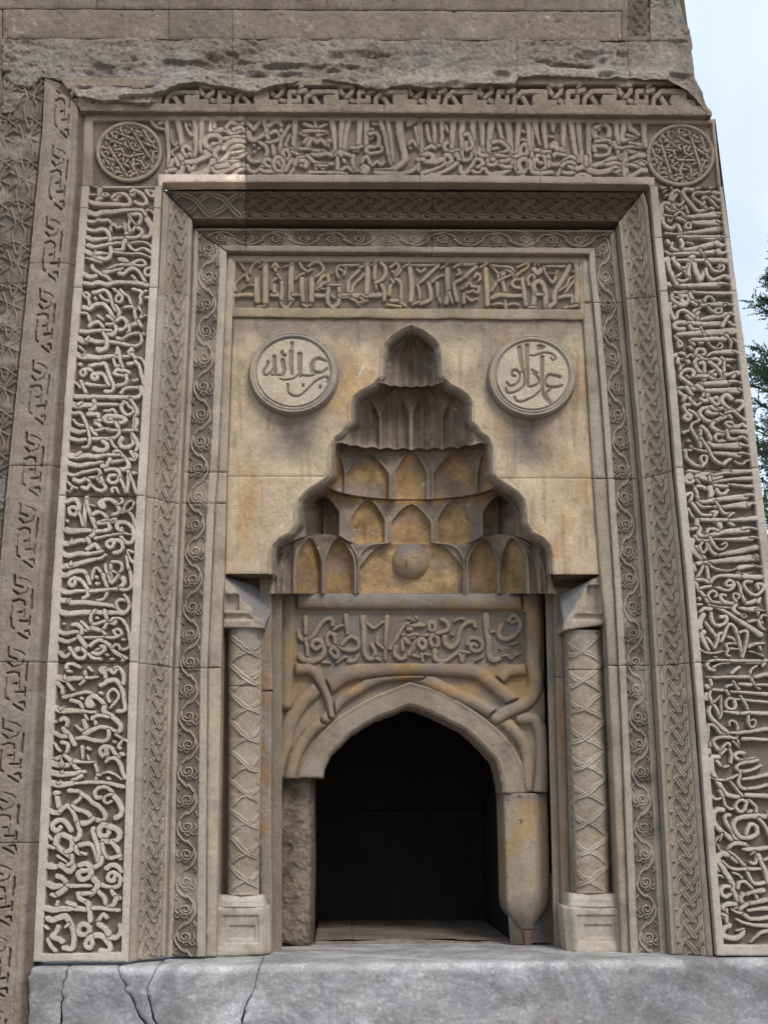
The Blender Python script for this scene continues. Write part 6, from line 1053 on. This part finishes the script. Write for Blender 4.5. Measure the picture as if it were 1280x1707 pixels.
# broken capitals
def capital(label, A, B, line, side, cutedge, seed):
    c = thing('broken_capital', label, 'capital', tuple(w1((A[0][0]+B[0][0])/2, 1046, -110)), group='broken capitals above the engaged columns')
    (x0, y0), (x1, y1) = line; nx, ny = (y1-y0), -(x1-x0); L = math.hypot(nx, ny); nx /= L; ny /= L
    def dist(X, Y): return ((X-x0)*nx+(Y-y0)*ny)*side
    def h(X, Y, a, t):
        d = dist(X, Y); box = ss(0, 2, Y-cutedge[1])*ss(0, 2, cutedge[3]-Y)*ss(0, 2, X-cutedge[0])*ss(0, 2, cutedge[2]-X)*ss(2, -2, d)
        return -np.clip(d, 0, 200)*1.5-12*box+1.6*fbm(X, Y, 12, 3, seed)-2*ss(1030, 1046, Y)-7*ss(1022, 1026, Y)*ss(1036, 1030, Y)*ss(-6, -14, d)
    def col(X, Y, a, H, t):
        d = dist(X, Y); C = lerpc((.44, .37, .285), (.235, .225, .225), ss(-3, 3, d+5*fbm(X, Y, 16, 3, seed+1))); return lerpc(C, np.array((.58, .53, .45)), .7*ss(10, 0, np.abs(d+9))*ss(.0, .3, fbm(X, Y, 20, 3, seed+2)))
    strip('capital_block', c, MAT['marble'], [p+(-88,) for p in A], [p+(-88,) for p in B], h=h, col=col, step=1.3, thick=70, edge=1.5)
capital('broken capital over the left column, its corner sheared off to a smooth grey slope', [(374, 959), (372, 1045)], [(462, 975), (440, 1046)], ((373, 962), (447, 1048)), -1 if False else 1, (374, 990, 399, 1018), 850)
capital('broken capital over the right column, its corner sheared off above a pale chipped notch', [(940, 985), (940, 1050)], [(1002, 959), (1010, 1040)], ((990, 962), (938, 1040)), 1 if False else -1, (978, 975, 1001, 1022), 860)
# recess walls behind the columns
bed(jam, [(360, 958), (470, 958), (470, 1600), (356, 1600)], -148, (.27, .22, .17))
rec = lambda xs, D: [w1(x, y, D) for x, y in xs]
bed(jam2, [(850, 962), (975, 962), (975, 1600), (850, 1600)], -275, (.06, .05, .04))
bed(jam, [(430, 962), (512, 962), (512, 1600), (430, 1600)], -275, (.06, .05, .04))
bed(jam2, [(908, 958), (1012, 958), (1040, 1598), (924, 1598)], -160, (.25, .21, .17))
# ================================================================== dark chamber
ch = thing('dark_chamber', 'deep chamber painted dark for shade behind the pointed opening with a ledge along its floor', 'chamber', tuple(w1(680, 1560, -400)))
zt = float(w1(640, 1604, 0)[2])                # top of the sill
xl_, xr_ = float(w1(458, 1400, -225)[0]), float(w1(925, 1400, -225)[0]); yf = 232*S; yb2 = 640*S; zc_ = float(w1(640, 1120, -225)[2])
xi0, xi1 = float(w1(516, 1450, -330)[0]), float(w1(843, 1450, -300)[0])
shade_black = (.020, .015, .012)  # near-black stone colour: the deep shade inside is painted in
def wq(name, parent, pts, col, n=20, mat='shade_black', amp=.006): quadw(name, parent, MAT[mat], [np.array(p, float) for p in pts], col, n=n, amp=amp)
zj = float(w1(680, 1350, -620)[2])
wq('mortar_bed', ch, [(xi0-.4, yb2+.06, zt-.1), (xi1+.4, yb2+.06, zt-.1), (xi1+.4, yb2+.06, zc_+.5), (xi0-.4, yb2+.06, zc_+.5)], shade_black)
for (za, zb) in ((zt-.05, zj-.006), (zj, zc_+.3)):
    wq('back_stone', ch, [(xi0-.2, yb2, za), (xi1+.2, yb2, za), (xi1+.2, yb2, zb), (xi0-.2, yb2, zb)], shade_black)
wq('side_stone', ch, [(xi0, yf, zt), (xi0, yb2+.1, zt), (xi0, yb2+.1, zc_+.3), (xi0, yf, zc_+.3)], shade_black)
wq('side_stone', ch, [(xi1, yf+.02, zt), (xi1, yb2+.1, zt), (xi1, yb2+.1, zc_+.3), (xi1, yf+.02, zc_+.3)], shade_black)
wq('ceiling_stone', ch, [(xi0-.2, .56, zc_+.0), (xi1+.2, .56, zc_+.0), (xi1+.2, yb2+.1, zc_-.02), (xi0-.2, yb2+.1, zc_-.02)], shade_black)
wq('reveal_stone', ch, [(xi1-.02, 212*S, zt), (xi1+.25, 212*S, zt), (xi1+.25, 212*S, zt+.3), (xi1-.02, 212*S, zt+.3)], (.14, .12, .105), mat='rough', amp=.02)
# floor ledge in three stones
zl = zt+.045
for x0, x1 in ((525, 588), (589, 760), (761, 850)):
    X = np.linspace(x0, x1, 8)
    strip('floor_stone', ch, MAT['sill'], [(x, 1568-2*math.sin(x*.03), -252) for x in X], [(x, 1591, -252) for x in X], col=(.19, .16, .13), step=2, thick=4, wear=1.6, h=lambda X, Y, a, t: fbm(X, Y, 14, 3, 3)*1.5)
    pa, pb = w1(x0, 1568, -252), w1(x1, 1568, -252); zz = pa[2]
    wq('floor_stone', ch, [(pa[0], pa[1], zz), (pb[0], pb[1], zz), (pb[0]+.0, yb2+.05, zz), (pa[0], yb2+.05, zz)], (.17, .145, .12), mat='sill', amp=.004)

# ================================================================== marble sill
sil = thing('marble_sill', 'cracked grey blue marble sill slab running along under the portal', 'sill', (0, -.03, 0.0))
cr1 = ln((112, 1604), (104, 1640), (100, 1700)); cr2 = ln((196, 1604), (212, 1640), (236, 1676), (268, 1710)); cr3 = ln((262, 1604), (246, 1636), (256, 1676), (262, 1690), (268, 1711)); cr4 = ln((433, 1604), (424, 1640), (408, 1665), (401, 1705))
edges = [ln((49, 1604), (47, 1707)), cr1, cr2, cr3, cr4, ln((1420, 1604), (1450, 1707))]
def sill_piece(f0, f1, seed, w0=.9, tone=1.0):
    prof = [(-300, 0), (-200, 0), (-120, .4), (-60, 0), (-20, -.3), (0, -.8), (8, -2.2), (12, -5), (14, -9)]+[(14.5, -9-k*3.2) for k in range(1, 45)]+[(15, -200), (15, -300), (15, -430)]
    py_of = lambda dz: 1611+ (-dz)
    prof = np.array(prof, float); d = np.concatenate([[0], np.cumsum(np.hypot(*np.diff(prof, axis=0).T))]); nv = 150; tt = np.interp(np.linspace(0, 1, nv), [0, .25, .8, 1], [0, 300, 300+150, d[-1]])
    D = np.interp(tt, d, prof[:, 0]); Z = np.interp(tt, d, prof[:, 1])
    nu = max(6, int((f1(1650)-f0(1650))/3)); a = np.linspace(0, 1, nu)
    P = np.zeros((nv, nu, 3)); 
    for i in range(nv):
        y = 1604-Z[i]; ya = min(y, 1712); gg = w0*(.7+2.2*max(0, (ya-1630)/80)*(.5+float(fbm(np.array(ya*1.0), np.array(seed*3.1), 9, 2, 1)))); jg = 3.2*float(fbm(np.array(ya*1.0), np.array(f0(1640)), 10, 3, 4)); jg1 = 3.2*float(fbm(np.array(ya*1.0), np.array(f1(1640)), 10, 3, 4)); xa = f0(ya)+gg+jg; xb = f1(ya)-gg+jg1
        z = zt+Z[i]*S; px = xa+(xb-xa)*a; wx = w1(px, np.full(nu, 1610.0), 14)[:, 0] if i < 0 else w1(px, np.full(nu, float(ya)), 14)[:, 0]
        P[i, :, 0] = wx; P[i, :, 1] = -D[i]*S; P[i, :, 2] = z
    U = P[..., 0]/S; V = P[..., 2]/S+P[..., 1]/S
    n = 2.2*fbm(U, V, 70, 4, seed)+1.1*fbm(U, V, 14, 4, seed+1)+.5*fbm(U, V, 4, 2, seed+2)
    front = ss(-60, 14, D)[:, None]; P[..., 1] -= n*S*front; P[..., 2] += (n*.5)*S*(1-front)+0.4*S*fbm(U, V, 30, 3, 5)
    chip = np.exp(-np.minimum(a, 1-a)*nu*3/2.0)[None, :]; P[..., 1] += chip*3.5*S*(1+fbm(U, V, 10, 2, 9)); P[..., 2] -= chip*1.5*S*(D > -60)[:, None]
    C = lerpc((.375, .372, .385), (.30, .297, .308), ss(-.3, .4, fbm(U, V*1.3, 60, 4, 22))); C = lerpc(C, np.array((.45, .46, .465)), .6*ss(-30, 6, D)[:, None]*ss(-22, -4, Z)[:, None]+0*U)
    C = lerpc(C, np.array((.17, .165, .165)), .65*ss(.15, .5, fbm(U, V, 90, 4, 29))*ss(.0, .3, U/1000-.25)); C = lerpc(C, np.array((.36, .385, .38)), .7*(1-front)*ss(-240, -60, D)[:, None]+0*U)
    sp = ss(.4, .55, fbm(U, V, 3.5, 2, 34)); C = C*(1+.35*sp[..., None])*tone
    grid_obj('sill_slab', P, C, MAT['sill'], sil, 0)
tones = [.92, .86, 1.0, 1.02, 1.02]
for i in range(5): sill_piece(edges[i], edges[i+1], 900, .9 if i else .6, tones[i])
q0, q1 = w1(50, 1640, 0), w1(1440, 1640, 0)
quadw('rubble_core', sil, MAT['old'], [(q0[0], .0, zt-.012), (q1[0], 0, zt-.012), (q1[0], 0, 0), (q0[0], 0, 0)], (.05, .045, .04), n=6)
quadw('rubble_core', sil, MAT['old'], [(q0[0]-.5, -.01, zt-.02), (q1[0], -.01, zt-.02), (q1[0], 1.6, zt-.02), (q0[0]-.5, 1.6, zt-.02)], (.06, .055, .05), n=6)

# ================================================================== ground, tree, twigs, sky
def setting(name, P, col, mat):
    o = grid_obj(name, P, np.array(col, float)*np.ones(P.shape), mat, None, 0); o['kind'] = 'structure'; return o
gx_ = np.concatenate([[-3000, -600, -120, -30], np.linspace(-12, 12, 25), [30, 120, 600, 3000]]); G = np.stack(np.meshgrid(gx_, gx_)+[np.zeros((len(gx_), len(gx_)))], -1)
setting('ground', G, (.24, .22, .195), MAT['rough'])

def leafmat(name, c):
    m = bpy.data.materials.new(name); m.use_nodes = True; N = m.node_tree.nodes; L = m.node_tree.links; b = N['Principled BSDF']
    at = N.new('ShaderNodeAttribute'); at.attribute_name = 'Col'; L.new(at.outputs['Color'], b.inputs['Base Color']); b.inputs['Roughness'].default_value = .6
    return m
LM = leafmat('conifer_needles', (.05, .09, .04)); BM = plain_mat('conifer_bark', (.10, .075, .055), .9)
def tube(name, pts, radii, mat, parent, col=(.1, .08, .06), n=7, extra=None):
    V = []; Q = []; C = []
    for pl, rl in zip(pts, radii):
        pl = np.array(pl, float); o = len(V)
        for i, p in enumerate(pl):
            t = pl[min(i+1, len(pl)-1)]-pl[max(i-1, 0)]; t /= np.linalg.norm(t)+1e-9; u1 = np.cross(t, [0.3, .9, .2]); u1 /= np.linalg.norm(u1)+1e-9; u2 = np.cross(t, u1)
            for k in range(n): V.append(p+rl[i]*(math.cos(2*math.pi*k/n)*u1+math.sin(2*math.pi*k/n)*u2))
        for i in range(len(pl)-1):
            for k in range(n): Q.append([o+i*n+k, o+i*n+(k+1) % n, o+(i+1)*n+(k+1) % n, o+(i+1)*n+k])
    return mesh_obj(name, np.array(V), np.array(Q), np.array(col), mat, parent)
tree = None
rs = np.random.RandomState(3)
DT = -2600                                       # the tree stands about 6.5 m behind the facade
tc = w1(1362, 700, DT); base = np.array([tc[0], tc[1], 0.0])
tree = thing('conifer_tree', 'dark green feathery conifer showing past the right edge of the building', 'tree', tuple(base))
Htop = float(w1(1300, 425, DT)[2]); k_ = (F*S-DT*S)/F
tube('trunk', [[base+[.02*math.sin(z*2), 0, z] for z in np.linspace(0, Htop-.2, 14)]], [list(np.linspace(.16, .02, 14))], BM, tree)
br, rr_ = [], []; LV = []; LQ = []; LC = []
def spray(p, d, ln_, s):
    """flat feathery spray made of many small scale-leaf quads"""
    side = np.cross(d, [0, 0, 1]); side /= np.linalg.norm(side)+1e-9; m = max(3, int(ln_/.020))
    for j in range(m):
        f = (j+.5)/m; c = p+d*ln_*f
        for sg in (-1, 1):
            L_ = s*(1-.75*f)*(.7+.6*rs.rand()); dv = d*.55+side*sg*.8+np.array([0, 0, .35*(rs.rand()-.35)]); dv /= np.linalg.norm(dv); wv = np.cross(dv, rs.normal(size=3)); wv /= np.linalg.norm(wv)+1e-9; wv *= .008+.006*rs.rand()
            o = len(LV); LV.extend([c, c+dv*L_*.6+wv, c+dv*L_, c+dv*L_*.6-wv]); LQ.append([o, o+1, o+2, o+3])
            g = .7+.6*rs.rand(); LC.extend([np.array((.075, .13, .075))*g]*4)
nb = 230
for b in range(nb):
    z = 1.2+(Htop-1.25)*((b+.5)/nb)**.9; an = rs.rand()*2*math.pi; rad = (Htop-z)*.26+.22
    if rs.rand() < .3: rad *= 1.35
    d = np.array([math.cos(an), math.sin(an), .35+.3*rs.rand()]); d /= np.linalg.norm(d); p0 = base+[0, 0, z]; P_ = [p0+d*rad*t+np.array([0, 0, .10*t*t*rad]) for t in np.linspace(0, 1, 5)]
    br.append(P_); rr_.append(list(np.linspace(.018, .004, 5)))
    for t in np.linspace(.25, 1, 11):
        p = p0+d*rad*t+np.array([0, 0, .1*t*t*rad])
        for s_ in range(3):
            dd = d+rs.normal(size=3)*.55; dd /= np.linalg.norm(dd); spray(p, dd, .10+.12*rs.rand(), .055)
tube('limbs', br, rr_, BM, tree, n=4)
crown = mesh_obj('crown', np.array(LV), np.array(LQ), np.array(LC), LM, tree)
# second conifer further back
# dry twigs at the foot of the sill
tw = thing('dry_twigs', 'thin reddish bare twigs standing up before the marble sill at the bottom edge', 'twig', tuple(w1(520, 1712, 40)))
TM = plain_mat('twig_bark', (.20, .09, .07), .8)
for (x0, y0, x1, y1) in ((466, 1655, 492, 1716), (562, 1664, 566, 1716), (590, 1672, 592, 1716), (480, 1684, 484, 1716), (548, 1690, 566, 1716)):
    a_, b_ = w1(x1, y1+300, 26), w1(x0, y0, 24); tube('twig', [[a_, (a_*.5+b_*.5)+[.004, 0, 0], b_]], [[.002, .0014, .0007]], TM, tw, n=5)

# sky: a far thin cloud veil is left to the world; nothing else gives light
